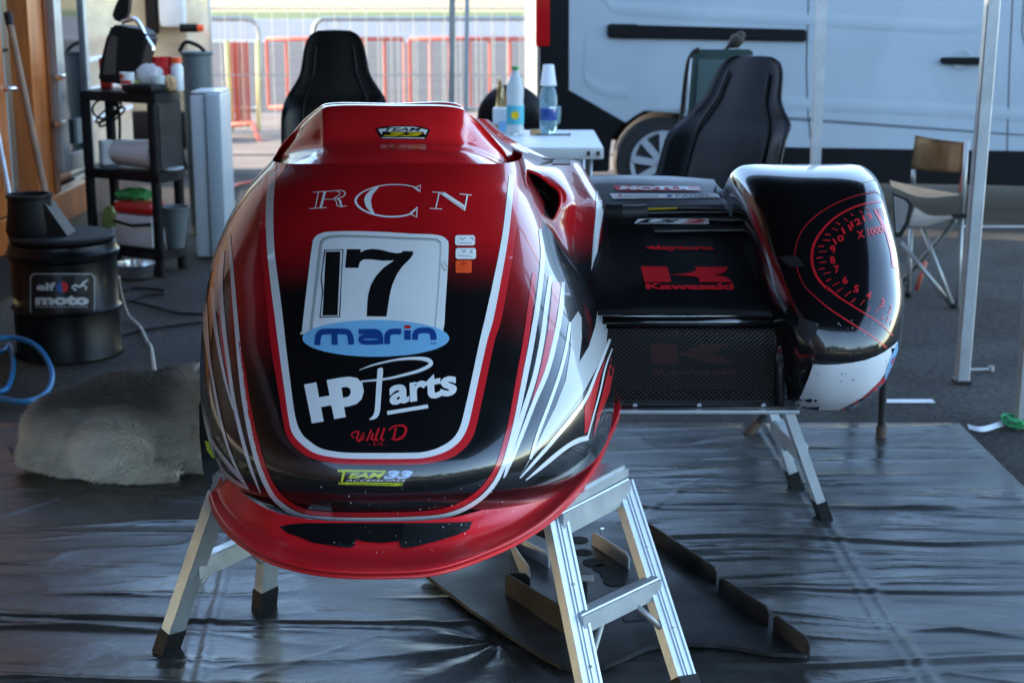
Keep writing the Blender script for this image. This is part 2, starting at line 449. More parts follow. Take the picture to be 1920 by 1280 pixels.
# belt of trees across the paddock behind the photographer, seen only mirrored in the paint
rt = np.random.RandomState(9); NT = 9000
tx_ = rt.uniform(-60, 60, NT); hh_ = 3.2 + 3.0 * vnoise_early(tx_ * .35) + 1.2 * vnoise_early(tx_ * 1.3 + 40)
tz_ = rt.uniform(0, 1, NT) ** .8 * hh_; ty_ = -30 + rt.uniform(-2.5, 2.5, NT)
cc_ = np.stack([tx_, ty_, tz_], 1); a1 = rt.normal(0, .35, (NT, 3)); a2 = rt.normal(0, .35, (NT, 3))
vv_ = np.stack([cc_ - a1, cc_ + a2, cc_ + a1 - a2], 1).reshape(-1, 3); vv_[:, 2] = np.maximum(vv_[:, 2], .02)
tm = bpy.data.meshes.new('tree_belt'); tm.from_pydata([tuple(p) for p in vv_], [], [(3 * k, 3 * k + 1, 3 * k + 2) for k in range(NT)])
tag(obj('tree_belt', tm, M['leaf']), 'dark belt of trees along the far edge of the paddock', 'trees', kind='stuff')
# ------------------------------------------------------------------ the black ground sheet under the machine
def vnoise(x, y, seed):
    r = np.random.RandomState(seed); T = r.rand(256, 256)
    xi = np.floor(x).astype(int); yi = np.floor(y).astype(int); fx = x - xi; fy = y - yi
    fx = fx * fx * (3 - 2 * fx); fy = fy * fy * (3 - 2 * fy)
    g = lambda a, b: T[a % 256, b % 256]
    return (g(xi, yi) * (1 - fx) + g(xi + 1, yi) * fx) * (1 - fy) + (g(xi, yi + 1) * (1 - fx) + g(xi + 1, yi + 1) * fx) * fy
def fold(d, wd): return np.exp(-(d / wd) ** 2)
x_ = np.linspace(-2.1, 1.54, 400); y_ = np.linspace(1.9, 5.13, 560)
Xg, Yg = np.meshgrid(x_, y_)
wx = Xg + .12 * vnoise(Xg * 2, Yg * 2, 1)
wy = Yg + .10 * vnoise(Xg * 1.3, Yg * 1.6, 2) + .03 * vnoise(Xg * 6, Yg * 4, 3)
h = .0
h += .006 * (1 - np.abs(2 * vnoise(wx * 1.3, wy * 6.0, 4) - 1)) ** 6 * vnoise(Xg * 1.1 + 3, Yg * 1.1, 14)
h += .004 * (1 - np.abs(2 * vnoise(wx * 3.1 + 9, wy * 9.0, 5) - 1)) ** 5 * vnoise(Xg * 1.5 + 7, Yg * 1.5, 15)
h += .0012 * vnoise(wx * 8, wy * 24, 6)
rs = np.random.RandomState(44)
for k in range(150):          # sharp single creases
    fx_, fy_ = rs.uniform(-2.0, 1.5), rs.uniform(2.6, 5.1); an_ = rs.normal(0, .10) if k % 6 else rs.uniform(-1.2, 1.2)
    ln_ = rs.uniform(.12, .75) if k % 6 else rs.uniform(.08, .25); wd_ = rs.uniform(.006, .013); am_ = rs.uniform(.002, .0075)
    ux = (Xg - fx_) * math.cos(an_) + (Yg - fy_) * math.sin(an_); uy = -(Xg - fx_) * math.sin(an_) + (Yg - fy_) * math.cos(an_) + rs.uniform(-.12, .12) * ux * ux + .02 * (vnoise(Xg * 6, Yg * 0 + k, 13) - .5)
    h += am_ * np.exp(-np.abs(uy) / wd_) * np.exp(-(ux / ln_) ** 4)
h += .004 * vnoise(wx * 9, wy * 12, 7) * vnoise(Xg * 1.2, Yg * 1.2, 8)
for a, b in (((430, 1040), (370, 1280)), ((1590, 1040), (1745, 1280)), ((1100, 800), (1100, 830))):
    A, B = G(*a), G(*b); d = (B - A); d.z = 0; d.normalize()
    dist = (Xg - A.x) * d.y - (Yg - A.y) * d.x
    dist = dist + .012 * (vnoise(Yg * 5, Xg * 0 + .5, 11) - .5)
    h = h * (1 - .6 * fold(dist, .05)) + .005 * fold(dist, .014) + .003 * fold(dist - .035, .01)
for yy, amp, x0, x1 in ((3.98, .010, -.2, 1.6), (3.42, .009, -2, .2), (2.98, .012, -2, 1), (4.25, .008, .3, 1.6), (3.2, .009, .2, 1.6), (3.62, .008, .4, 1.6)):
    m_ = sstep(x0 - .2, x0 + .2, Xg) * (1 - sstep(x1 - .2, x1 + .2, Xg))
    h += amp * m_ * fold(Yg - yy - .05 * (vnoise(Xg * 1.7, Xg * 0 + yy, 12) - .5) * 2, .011)
cx, cy = G(930, 1210).x, G(930, 1210).y
rr = np.hypot(Xg - cx, Yg - cy); an = np.arctan2(Yg - cy, Xg - cx)
h += .008 * np.exp(-(rr / .28) ** 2) * (.5 + .5 * np.sin(an * 9 + rr * 12))
edge = np.minimum(np.minimum(1.54 - Xg, 5.13 - Yg), .05) / .05
h = .004 + .9 * h * np.clip(edge, .15, 1)
tarp = obj('ground_sheet', grid_bm(np.stack([Xg, Yg, h], -1)), M['tarp'], smooth=True)
tag(tarp, 'creased black plastic ground sheet spread on the asphalt under the racing sidecar', 'ground sheet')

# ------------------------------------------------------------------ the canopy over the machine
tent = thing('canopy_tent', 'dark canopy whose square aluminium legs stand behind the black wheel fairing', 'canopy', (1.7, 5.7, 0))
RZ = 2.32
def pole(name, foot, top, wdt, parent, m='aluflat'):
    bm = NB(); beam(bm, foot, top, [(-wdt / 2, -wdt / 2 + .004), (-wdt / 2 + .004, -wdt / 2), (wdt / 2 - .004, -wdt / 2), (wdt / 2, -wdt / 2 + .004), (wdt / 2, wdt / 2 - .004), (wdt / 2 - .004, wdt / 2), (-wdt / 2 + .004, wdt / 2), (-wdt / 2, wdt / 2 - .004)], (1, 0, 0))
    return obj(name, bm, M[m], parent)
f1 = G(1803, 716)
pole('leg', f1 + Vector((0, 0, .012)), (f1.x + .03, f1.y, RZ), .048, tent)
bm = NB(); box(bm, (f1.x, f1.y, .006), (.062, .07, .012), bev=.003); obj('foot_plate', bm, M['satin'], tent)
f3 = G(1915, 800); pole('leg', f3, (f3.x, f3.y - .02, RZ), .046, tent)
bm = NB()
xs = np.linspace(-2.34, 1.86, 9); ys = np.linspace(.75, 5.95, 9)
g = [[(x, y, RZ + .02 + .42 * (1 - max(abs((x + .24) / 2.1), abs((y - 3.35) / 2.61))) - .04 * math.sin((x + .24) / 4.2 * math.pi) ** 2 * 0) for x in xs] for y in ys]
bm = grid_bm(g)
for s_ in ((0, 0), (0, 8), (8, 0), (8, 8)): pass
obj('roof_cloth', bm, M['roof'], tent, smooth=True)
bm = NB()
vz = RZ - .14
for a, b in (((-2.34, .75), (1.86, .75)), ((1.86, .75), (1.86, 5.95)), ((1.86, 5.95), (-2.34, 5.95))):
    vsx = [bm.verts.new((a[0], a[1], RZ + .02)), bm.verts.new((b[0], b[1], RZ + .02)), bm.verts.new((b[0], b[1], vz)), bm.verts.new((a[0], a[1], vz))]
    bm.faces.new(vsx)
obj('valance', bm, M['roof'], tent)
for px, top, Y, wd, lab in ((1529, 1541, 8.2, .05, 'thin grey square tent pole between the bucket chair and the folding chair, before the van'),
                            (846, 848, 9.4, .034, 'pale sunlit tent pole rising behind the red cowl beside a thinner one'),
                            (873, 876, 9.9, .026, 'thin grey tent pole close beside a paler pole behind the red cowl')):
    p = PY(px, 300, Y); q = PY(top, 0, Y)
    d = (q - p) / (q.z - p.z)
    a = p - d * p.z; b = a + d * 2.4
    bm = NB(); beam(bm, a, b, rect(wd, wd), (1, 0, 0))
    single('tent_pole', bm, M['aluflat'] if Y < 9 or wd < .03 else M['galv'], lab, 'pole', base=a)
# green guy line with white tape by the right leg
gl = NB(); c0 = G(1895, 800)
r_ = random.Random(3)
for k in range(7):
    pts = []
    for t in range(9):
        a = t / 8 * 2 * math.pi + r_.random()
        pts.append((c0.x + .05 * math.cos(a) * r_.uniform(.5, 1.1) + .02, c0.y + .05 * math.sin(a) * r_.uniform(.5, 1.2), .008 + .03 * r_.random()))
    tube(gl, catmull(pts, 4), .0035, 5)
single('guy_rope', gl, M['grope'], 'small tangle of green guy rope at the foot of the canopy leg', 'rope', True)
pts = [G(x, y, .004) for x, y in ((1815, 803), (1840, 808), (1868, 801), (1892, 792))]
bm = NB(); a = catmull([tuple(p) for p in pts], 5)
for p, q in zip(a, a[1:]):
    v4 = [bm.verts.new((p[0], p[1] - .014, .006)), bm.verts.new((q[0], q[1] - .014, .006)), bm.verts.new((q[0], q[1] + .014, .016)), bm.verts.new((p[0], p[1] + .014, .016))]
    bm.faces.new(v4)
single('tape_strip', bm, M['wplast'], 'loose strip of white tape lying beside the green rope', 'tape')
bm = NB(); p = G(1838, 697); cyl(bm, (p.x - .05, p.y, .008), (p.x + .045, p.y + .01, .008), .006); cyl(bm, (p.x + .045, p.y + .01, .002), (p.x + .045, p.y + .01, .02), .012)
single('tent_peg', bm, M['galv'], 'small metal peg lying on the asphalt by the canopy leg', 'peg')

# ------------------------------------------------------------------ far barriers by the track
def crowd_barrier(x0, x1, Y, top, m, bars, label, group=None, rad=.14, r_=.025):
    t = thing('crowd_barrier', label, 'barrier', ((x0 + x1) / 2, Y, 0), group=group)
    pts = [(x0, Y, .2), (x0, Y, top - rad)]
    for k in range(1, 6): a = k / 6 * math.pi / 2; pts.append((x0 + rad - rad * math.cos(a), Y, top - rad + rad * math.sin(a)))
    for k in range(0, 6): a = k / 6 * math.pi / 2; pts.append((x1 - rad + rad * math.sin(a), Y, top - rad + rad * math.cos(a)))
    pts += [(x1, Y, top - rad), (x1, Y, .2)]
    bm = NB(); tube(bm, pts, r_, 8, closed=True); obj('frame', bm, m, t, True)
    mid = None
    n = bars
    for k in range(1, n):
        x = x0 + (x1 - x0) * k / n
        if mid is None:
            bm = NB(); cyl(bm, (0, 0, -.5), (0, 0, .5), .008, seg=6)
            me = bpy.data.meshes.new('bar'); bm.to_mesh(me); bm.free(); me.materials.append(m); mid = me
        o = bpy.data.objects.new('bar', mid); col.objects.link(o); o.parent = t
        o.location = (x - (x0 + x1) / 2, 0, (.2 + top) / 2); o.scale = (1, 1, top - .2)
    for x in (x0 + .25, x1 - .25):
        bm = NB(); tube(bm, [(x, Y - .35, .02), (x, Y - .05, .2), (x, Y + .05, .2), (x, Y + .35, .02)], .016, 6); obj('foot', bm, m, t)
    return t
xa = PY(486, 60, 16.2).x; xb = PY(588, 60, 16.3).x
crowd_barrier(xa - 2.4, xa, 16.2, 1.12, M['galv'], 18, 'galvanised crowd barrier with rounded top corner left of the black bucket chair')
crowd_barrier(xb, xb + 2.4, 16.3, 1.12, M['galv'], 18, 'galvanised crowd barrier standing behind the upright black bucket chair')
def red_barrier(x0, x1, Y, label):
    t = thing('red_barrier', label, 'barrier', ((x0 + x1) / 2, Y, 0))
    for z in (.88, .14):
        bm = NB(); cyl(bm, (x0, Y, z), (x1, Y, z), .026, seg=8); obj('rail', bm, M['redbar'], t, True)
    n = max(2, int((x1 - x0) / .21)); me = None
    for k in range(n + 1):
        if me is None:
            bm = NB(); cyl(bm, (0, 0, .14), (0, 0, .88), .019, seg=8); me = bpy.data.meshes.new('bar'); bm.to_mesh(me); bm.free(); me.materials.append(M['redbar'])
        o = bpy.data.objects.new('bar', me); col.objects.link(o); o.parent = t; o.location = (x0 + (x1 - x0) * k / n - (x0 + x1) / 2, 0, 0)
    for x in (x0 + .3, x1 - .3):
        bm = NB(); tube(bm, [(x, Y - .3, .02), (x, Y, .14), (x, Y + .3, .02)], .018, 6); obj('foot', bm, M['redbar'], t)
xr = PY(500, 82, 17.2).x
red_barrier(xr, xr + 1.5, 17.2, 'red painted barrier by the track between the stacked red panels and the pale pole')
red_barrier(xr + 1.56, xr + 3.1, 17.25, 'red painted barrier by the track ending beside the white van')
# stack of red barrier panels leaning, with a yellow framed mesh panel
t = thing('barrier_stack', 'stack of folded red barrier panels with yellow end posts beside the white cabinet', 'barriers', (PY(450, 235, 15.6).x, 15.6, 0))
for k in range(6):
    xx = PY(434 + k * 6, 150, 15.6).x
    bm = NB(); box(bm, (xx, 15.6 + .03 * (k % 2), .50), (.026, .03, .82), bev=.004); obj('red_panel', bm, M['redbar'], t)
for px, pb in ((425, 434), (483, 486)):
    a = PY(px, 76, 15.5); b = PY(pb, 245, 15.5)
    bm = NB(); cyl(bm, a, (b.x, b.y, .02), .022, seg=8); obj('end_post', bm, M['ybar'], t, True)
a = PY(478, 240, 15.3); bm = NB(); tube(bm, [PY(428, 235, 15.4), PY(474, 232, 15.4), PY(496, 288, 14.6)], .026, 7); obj('red_foot', bm, M['redbar'], t, True)
# fine wire site fence across the gap
t = thing('wire_fence', 'fine wire site fence panel in front of the track barriers', 'fence', (PY(700, 200, 15.0).x, 15.0, 0))
x0, x1 = PY(395, 100, 15.0).x, PY(1010, 100, 15.0).x
for z in (.08, .62, 1.24, 1.9):
    bm = NB(); cyl(bm, (x0, 15, z), (x1, 15, z), .006, seg=5); obj('rail_wire', bm, M['galv'], t)
bm = NB(); cyl(bm, (0, 0, .06), (0, 0, 1.95), .0045, seg=5); me = bpy.data.meshes.new('upright_wire'); bm.to_mesh(me); bm.free(); me.materials.append(M['galv'])
for k in range(22):
    o = bpy.data.objects.new('upright_wire', me); col.objects.link(o); o.parent = t; o.location = (x0 + (x1 - x0) * k / 21 - t.location.x, 0, 0)
for x in (x0, x1):
    bm = NB(); box(bm, (x, 15, .06), (.2, .5, .12), bev=.02); obj('block_foot', bm, M['far_asphalt_lit'], t)
    bm = NB(); cyl(bm, (x, 15, .1), (x, 15, 2.0), .02, seg=8); obj('post', bm, M['galv'], t, True)

# ------------------------------------------------------------------ race truck with open wooden lockers on the left
TX = -2.36
truck = thing('race_truck', 'race truck side with orange varnished wood lockers and an open glazed door', 'truck', (TX, 7.5, 0))
def tx(px, py, X=TX): return PX(px, py, X)
def tquad(name, y0, y1, z0, z1, m, X=TX, dep=.04, bev=.004):
    bm = NB(); box(bm, (X - dep / 2, (y0 + y1) / 2, (z0 + z1) / 2), (dep, y1 - y0, z1 - z0), bev=bev); return obj(name, bm, M[m], truck)
yv = lambda px, X=TX: PX(px, 300, X).y
ya, yb, yc, ydd, ye = 5.2, yv(20), yv(70), yv(108), yv(168)
# body shell behind the lockers, lengthened out of view to shade the foreground
bm = NB(); box(bm, (TX - 1.30, .5, 1.62), (2.2, 17.0, 2.5), bev=.03); obj('body', bm, M['wooddk'], truck)
tquad('wood_door', ya, yb, .42, 2.7, 'wood', TX, .05)
for z0, z1 in ((.55, 1.02), (1.12, 2.0)):
    bm = NB(); box(bm, (TX + .004, (yb - .28), (z0 + z1) / 2), (.03, .40, z1 - z0), bev=.012); obj('door_panel', bm, M['wood'], truck)
bm = NB(); tube(bm, [tx(3, 168) + Vector((.01, 0, 0)), tx(6, 166) + Vector((.05, 0, 0)), tx(10, 168) + Vector((.05, 0, 0))], .012, 8); obj('door_knob', bm, M['chrome'], truck, True)
tquad('locker_back', yb + .01, yc - .01, .42, 2.7, 'panel', TX - .12, .03)
tquad('locker_floor', yb + .01, yc - .01, .415, .45, 'panel', TX - .001, .13, 0)
bm = NB(); box(bm, (TX - .11, (yb + yc) / 2, 1.16), (.02, yc - yb - .03, .014)); obj('locker_seam', bm, M['dark'], truck)
tquad('wood_post', yc, ydd, .40, 2.7, 'wood', TX, .10)
tquad('wood_return', ydd - .10, ydd - .004, .42, 2.7, 'wooddk', TX + .012, .05)
tquad('wood_sill', ya, ye, .25, .41, 'wood', TX + .002, .08)
tquad('skirt', ya, ye + .2, .02, .245, 'satin', TX - .05, .1)
for py in (145, 232):
    p = tx(95, py); bm = NB(); box(bm, (TX + .05, p.y, p.z), (.04, .07, .03), bev=.006); obj('latch', bm, M['steel'], truck)
# the open glazed door, standing out from the body
D0, D1 = PX(104, 200, -2.34), PX(165, 200, -2.30)
pl0 = Vector((D0.x, D0.y, 0)); dirv = Vector((D1.x - D0.x, D1.y - D0.y, 0)).normalized(); dn = Vector((dirv.y, -dirv.x, 0)); Ld = (D1 - D0).length
def dbox(name, u0, u1, z0, z1, m, th, o_=0.0, bev=.004):
    rot = Matrix((dirv, dn, Vector((0, 0, 1)))).transposed()
    bm = NB(); box(bm, pl0 + dirv * (u0 + u1) / 2 + dn * o_ + Vector((0, 0, (z0 + z1) / 2)), (u1 - u0, th, z1 - z0), rot, bev); return obj(name, bm, M[m], truck)
dz0 = .52
dbox('glazed_door_frame', 0, .10, dz0, 2.6, 'aluflat', .05); dbox('glazed_door_frame', Ld - .05, Ld, dz0, 2.6, 'aluflat', .05)
dbox('glazed_door_frame', .10, Ld - .05, dz0, dz0 + .09, 'aluflat', .05); dbox('door_glass', .10, Ld - .05, dz0 + .09, 2.6, 'glass', .012)
dbox('door_vent', .2, Ld - .12, dz0 + .13, dz0 + .26, 'panel', .02, .02)
# pale rear body of the truck beyond the lockers
bm = NB(); box(bm, (TX - 1.30, 9.85, 1.62), (2.14, 1.6, 2.5), bev=.03); obj('rear_body', bm, M['cream'], truck)
for z in (1.02, .84, .66):
    bm = NB(); box(bm, (TX - .225, 9.85, z), (.02, 1.5, .03), bev=.006); obj('trim_strip', bm, M['wplast'], truck)
bm = NB(); box(bm, (TX - .4, 9.85, .22), (.4, 1.6, .30), bev=.02); obj('rear_skirt', bm, M['satin'], truck)
# second vehicle behind the shelves: blunt cream camper front
camper = thing('cream_camper', 'cream camper parked behind the plastic shelving with an orange side lamp', 'camper', (-3.6, 12.6, 0))
xl, xr2 = PY(168, 60, 12.0).x - 1.6, PY(352, 60, 12.0).x
bm = NB(); box(bm, ((xl + xr2) / 2, 12.55, 1.45), (xr2 - xl, .9, 2.3), bev=.16); obj('body', bm, M['cream'], camper, True, auto=40)
for z in (1.0, .86, .7):
    bm = NB(); box(bm, ((xl + xr2) / 2 - .2, 12.08, z), (xr2 - xl - 1.0, .03, .035), bev=.008); obj('trim_strip', bm, M['wplast'], camper)
bm = NB(); box(bm, ((xl + xr2) / 2, 12.3, .36), (xr2 - xl - .1, .5, .3), bev=.05); obj('bumper', bm, M['plast'], camper, True, auto=40)
a = PY(270, 30, 12.0); b = PY(292, 30, 12.0)
bm = NB(); box(bm, ((a.x + b.x) / 2, 12.06, 1.7), (b.x - a.x, .06, 1.2), bev=.01); obj('black_post', bm, M['plast'], camper)
for px in (-2.0, 0):
    bm = NB(); cyl(bm, (xr2 - .35 + px * .7, 12.5, .32), (xr2 - .12 + px * .7, 12.5, .32), .31, seg=24); obj('wheel', bm, M['tyre'], camper, True, auto=40)
bm = NB(); a = PY(338, 53, 11.95); b = PY(382, 53, 11.95)
cyl(bm, a, a.lerp(b, .75), .032); obj('lamp_arm', bm, M['plast'], camper, True, auto=40)
bm = NB(); cyl(bm, a.lerp(b, .755), b, .03, .024); obj('orange_lamp', bm, M['orange'], camper, True, auto=40)
bm = NB(); a = PY(296, 30, 11.98); b = PY(346, 30, 11.98); box(bm, ((a.x + b.x) / 2, 12.04, 1.62), (b.x - a.x, .12, .95), bev=.05); obj('body_corner', bm, M['wplast'], camper, True, auto=40)  # rounded white corner panel of the camper body
# ================================================================== THE RACING SIDECAR
XC = -0.26
side = thing('racing_sidecar', 'red, black and white racing sidecar number 17 raised on aluminium trestles', 'racing sidecar', (XC, 3.6, .44))
RED = np.array([.46, .008, .012]); BLK = np.array([.006, .006, .007]); DRED = np.array([.30, .008, .010])
# ---- nose shell: rows from chin to brow ridge, each a rounded plan curve
prof = [(990, 2.83), (970, 2.79), (930, 2.765), (870, 2.775), (790, 2.83), (700, 2.91), (600, 3.02), (500, 3.14), (400, 3.275), (345, 3.36), (306, 3.44)]
cp = [PY(715 + (985 - y) * .035, y, Y) for y, Y in prof]
pz = np.array([p.z for p in cp]); pY = np.array([p.y for p in cp])
tab = np.array([  # z, half width left, half width right, depth, squareness, crown drop
    (.450, .415, .495, .90, 2.3, .0), (.47, .43, .50, .90, 2.3, .0), (.55, .440, .505, .90, 2.4, .0), (.65, .452, .50, .86, 2.45, .0), (.75, .455, .45, .80, 2.5, .0),
    (.85, .450, .392, .72, 2.5, .0), (.95, .420, .350, .62, 2.5, .012), (1.03, .375, .305, .52, 2.6, .022), (1.089, .318, .285, .42, 2.8, .022)])
dense = catmull([tuple(p) for p in np.stack([pz, pY], 1)], 14)
NR = len(dense)
sgrid = np.concatenate([np.linspace(-1.0, 1.0, 181)])
nose = []
for z, Y0 in dense:
    q = [np.interp(z, tab[:, 0], tab[:, k]) for k in range(1, 6)]
    nose.append((z, Y0, q))
# smooth the table columns
K = np.array([n[2] for n in nose]); ker = np.hanning(15); ker /= ker.sum()
K = np.stack([np.convolve(np.pad(K[:, k], 7, mode='edge'), ker, 'valid') for k in range(5)], 1)
rows = []
for (z, Y0, _), (aL, aR, b, n, dr) in zip(nose, K):
    ph = sgrid * math.pi / 2
    sn = np.sign(ph) * np.abs(np.sin(ph)) ** (2 / n); cs = np.abs(np.cos(ph)) ** (2 / n)
    a = np.where(sgrid < 0, aL, aR)
    x = XC + a * sn; y = Y0 + b * (1 - cs); zz = z - dr * np.abs(sn) ** 2.5
    # straight run to the rear behind the widest point
    ext = np.linspace(.03, 1, 14)
    yl = y[0] + (4.55 - y[0]) * ext; yr = y[-1] + (4.30 - y[-1]) * ext
    L_ = np.stack([np.full(14, x[0]) + .02 * ext, yl, np.full(14, zz[0])], 1)[::-1]
    R_ = np.stack([np.full(14, x[-1]) - .10 * ext, yr, np.full(14, zz[-1])], 1)
    rows.append(np.vstack([L_, np.stack([x, y, zz], 1), R_]))
NOSE = np.array(rows)
bm = grid_bm(NOSE)
me = bpy.data.meshes.new('fairing'); bm.to_mesh(me); bm.free()
V = NOSE.reshape(-1, 3)
def pix(V):
    x, y, z = V[:, 0], V[:, 1], V[:, 2] - CAM_H
    dep = y * CT - z * ST; up = y * ST + z * CT
    return 960 + F_PX * x / dep, 640 - F_PX * up / dep
u_, v_ = pix(V)
wob = 14 * vnoise(V[:, 0] * 20, V[:, 2] * 20, 21)
inner_l = np.interp(v_, [320, 433, 527, 653, 780, 900], [505, 500, 508, 523, 540, 600]); inner_r = np.interp(v_, [328, 443, 602, 640, 780, 900], [965, 955, 926, 914, 885, 800])
cen_red = 1 - sstep(415, 545, v_ + wob - .12 * np.abs(u_ - 735))
sideL = 1 - sstep(520, 740, v_ + wob + .25 * (u_ - 470)); sideR = 1 - sstep(440, 690, v_ + wob - .4 * (u_ - 1000))
inside = (u_ > inner_l) & (u_ < inner_r)
fac = np.where(inside, cen_red, np.where(u_ < 735, sideL, sideR))
fac = np.where(~inside & (u_ < 430), 0, fac); fac = np.where(~inside & (u_ > 1012 + (480 - v_) * .1), 0, fac)
fac = np.maximum(fac, .35 * sstep(958, 985, v_) * (V[:, 2] < .52))  # dark red reflection painted into the colour along the shell bottom
colr = BLK + (RED - BLK) * fac[:, None]
paint_attr(me, colr)
fair = obj('fairing', me, M['body'], side, True)
TN = Target([NOSE])

# ---- cockpit cowl above the ridge: ridge, floor, wall, lip, outer side
def ridge(px, py):
    p, n = TN.hit(px, py)
    return p if p is not None else PY(px, py, 3.6)
ridge_px = [(508, 319), (540, 309), (592, 308), (625, 308), (740, 309), (850, 308), (898, 307), (938, 309), (960, 318)]
mid1_px = [(509, 316), (544, 299), (592, 292), (622, 288), (740, 285), (850, 287), (890, 291), (930, 302), (958, 315)]
mid2_px = [(510, 312), (549, 285), (598, 270), (620, 267), (740, 264), (846, 268), (882, 274), (930, 296), (957, 312)]
lip_px = [(505, 314), (552, 252), (594, 210), (626, 197), (740, 197), (848, 199), (886, 220), (936, 272), (957, 304)]
yR = [3.70, 3.62, 3.52, 3.49, 3.455, 3.475, 3.52, 3.60, 3.68]
ctrl = [[PY(*p, y) for p, y in zip(ridge_px, yR)],
        [PY(*p, y + .055) for p, y in zip(mid1_px, yR)],
        [PY(*p, y + .125) for p, y in zip(mid2_px, yR)],
        [PY(p[0] + (q[0] - p[0]) * .5, p[1] + (q[1] - p[1]) * .5, y + .165) for p, q, y in zip(mid2_px, lip_px, yR)],
        [PY(p[0], p[1] + 7, y + .205) for p, y in zip(lip_px, yR)],
        [PY(*p, y + (.232 if k < 6 else .232 - .025 * (k - 5))) for k, (p, y) in enumerate(zip(lip_px, yR))]]
lip = ctrl[-1]
ctrl.append([p + (Vector((.012 * (k - 4) / 4, .05, -.002)) if 0 < k < 6 else Vector((-.008 if k else .006, .02, -.02))) for k, p in enumerate(lip)])
ctrl.append([p + Vector((.04 * (k - 4) / 4 if k < 5 else -.03 * (k - 4) / 4, .22 if k < 5 else .12, -.05 - (.06 if k < 5 else .16) * abs(k - 4) / 4)) for k, p in enumerate(lip)])
ctrl.append([p + Vector((.05 * (k - 4) / 4 if k < 5 else -.06 * (k - 4) / 4, .50 if k < 5 else .30, -.20 - (.12 if k < 5 else .25) * abs(k - 4) / 4)) for k, p in enumerate(lip)])
COWL = smooth_surface([[tuple(p) for p in r] for r in ctrl], 8, 10)
cowl = obj('cockpit_cowl', grid_bm(COWL), M['red'], side, True)
# left outer flank of the cowl closing down to the shell
fl = [[lip[0], lip[1], lip[2]], [PY(506, 317, 3.80), PY(530, 268, 3.86), PY(578, 224, 3.90)], [PY(500, 345, 3.88), PY(515, 296, 3.98), PY(552, 250, 4.05)]]
obj('cowl_flank', grid_bm(smooth_surface([[tuple(p) for p in r] for r in fl], 5, 6)), M['red'], side, True)

# ---- right shoulder with the air intake
inn = [(888, 222), (913, 247), (936, 272), (956, 300), (966, 314), (1005, 325), (1031, 344), (1048, 359), (1051, 380), (1044, 401), (1036, 424), (1052, 482), (1060, 540), (1062, 600)]
out = [(892, 222), (926, 252), (961, 271), (1009, 293), (1040, 299), (1066, 301), (1076, 314), (1094, 346), (1112, 380), (1113, 420), (1112, 462), (1110, 520), (1107, 565), (1098, 620)]
yi = [3.755, 3.80, 3.83, 3.86, 3.84, 3.82, 3.80, 3.78, 3.76, 3.75, 3.74, 3.73, 3.72, 3.73]
yo = [3.90, 4.02, 4.16, 4.22, 4.24, 4.24, 4.16, 4.08, 4.02, 4.00, 3.98, 3.93, 3.90, 3.86]
cols = []
for a, b, y0, y1 in zip(inn, out, yi, yo):
    r = []
    for t in (0, .25, .5, .75, 1):
        px = a[0] + (b[0] - a[0]) * t; py = a[1] + (b[1] - a[1]) * t
        r.append(PY(px, py, y0 + (y1 - y0) * t - .07 * math.sin(math.pi * t) * (1 if y1 - y0 > .2 else .5)))
    # flange turning away to the rear
    r.append(r[-1] + Vector((.030, .10, -.012))); r.append(r[-1] + Vector((.0, .22, -.03)))
    cols.append(r)
SH = smooth_surface([[tuple(p) for p in r] for r in cols], 6, 6)
bm = grid_bm(SH); me = bpy.data.meshes.new('shoulder_panel'); bm.to_mesh(me); bm.free()
Vs = SH.reshape(-1, 3); us, vs2 = pix(Vs)
f_ = 1 - sstep(428, 500, vs2 + 10 * vnoise(Vs[:, 0] * 25, Vs[:, 2] * 25, 5))
paint_attr(me, BLK + (RED - BLK) * f_[:, None])
shoulder = obj('shoulder_panel', me, M['body'], side, True)
TS = Target([SH])
# intake duct: dark pocket behind the rim
rim = [(963, 314), (1005, 325), (1031, 344), (1048, 359), (1051, 380), (1044, 401), (1034, 418)]
yr_ = [3.85, 3.82, 3.80, 3.78, 3.76, 3.75, 3.745]
A = [PY(*p, y + .004) for p, y in zip(rim, yr_)]
Bk = [p + Vector((-.035, .09, -.03)) for p in A]; Ck = [p + Vector((-.16, .14, -.12)) for p in A]; Dk = [p + Vector((-.22, .05, -.22)) for p in A]
duct = obj('air_intake', grid_bm(smooth_surface([[tuple(p) for p in r] for r in (A, Bk, Ck, Dk)], 5, 5)), M['dark'], side, True)
bm = NB(); tube(bm, catmull([tuple(PY(x, y, 3.86)) for x, y in ((990, 345), (1016, 359), (1030, 378), (1028, 395), (1021, 408))], 5), .0018, 6)
obj('intake_trim', bm, M['satin'], side, True)
bm = NB(); tube(bm, catmull([tuple(p + Vector((0, -.002, 0))) for p in A], 6), .004, 6); obj('intake_rim', bm, M['red'], side, True)

# ---- splitter lip round the bottom of the nose
inner = [(426, 903), (438, 925), (468, 953), (520, 978), (590, 990), (650, 993), (740, 993), (810, 990), (880, 978), (960, 948), (1030, 898), (1085, 843), (1120, 790), (1143, 745), (1149, 722)]
outer = [(391, 930), (402, 962), (432, 1002), (490, 1042), (560, 1065), (640, 1076), (740, 1077), (820, 1070), (900, 1045), (980, 1008), (1050, 958), (1108, 892), (1143, 822), (1163, 770), (1156, 733)]
r0 = [G(a[0], a[1] - 6, .488) + Vector((0, .03, 0)) for a in inner]
r1 = [G(*a, .476) for a in inner]
r2 = [G(a[0] * .5 + b[0] * .5, a[1] * .5 + b[1] * .5, .452) for a, b in zip(inner, outer)]
r3 = [G(a[0] * .12 + b[0] * .88, a[1] * .12 + b[1] * .88 - 3, .458) for a, b in zip(inner, outer)]
r4 = [G(b[0], b[1] - 2, .452) for b in outer]
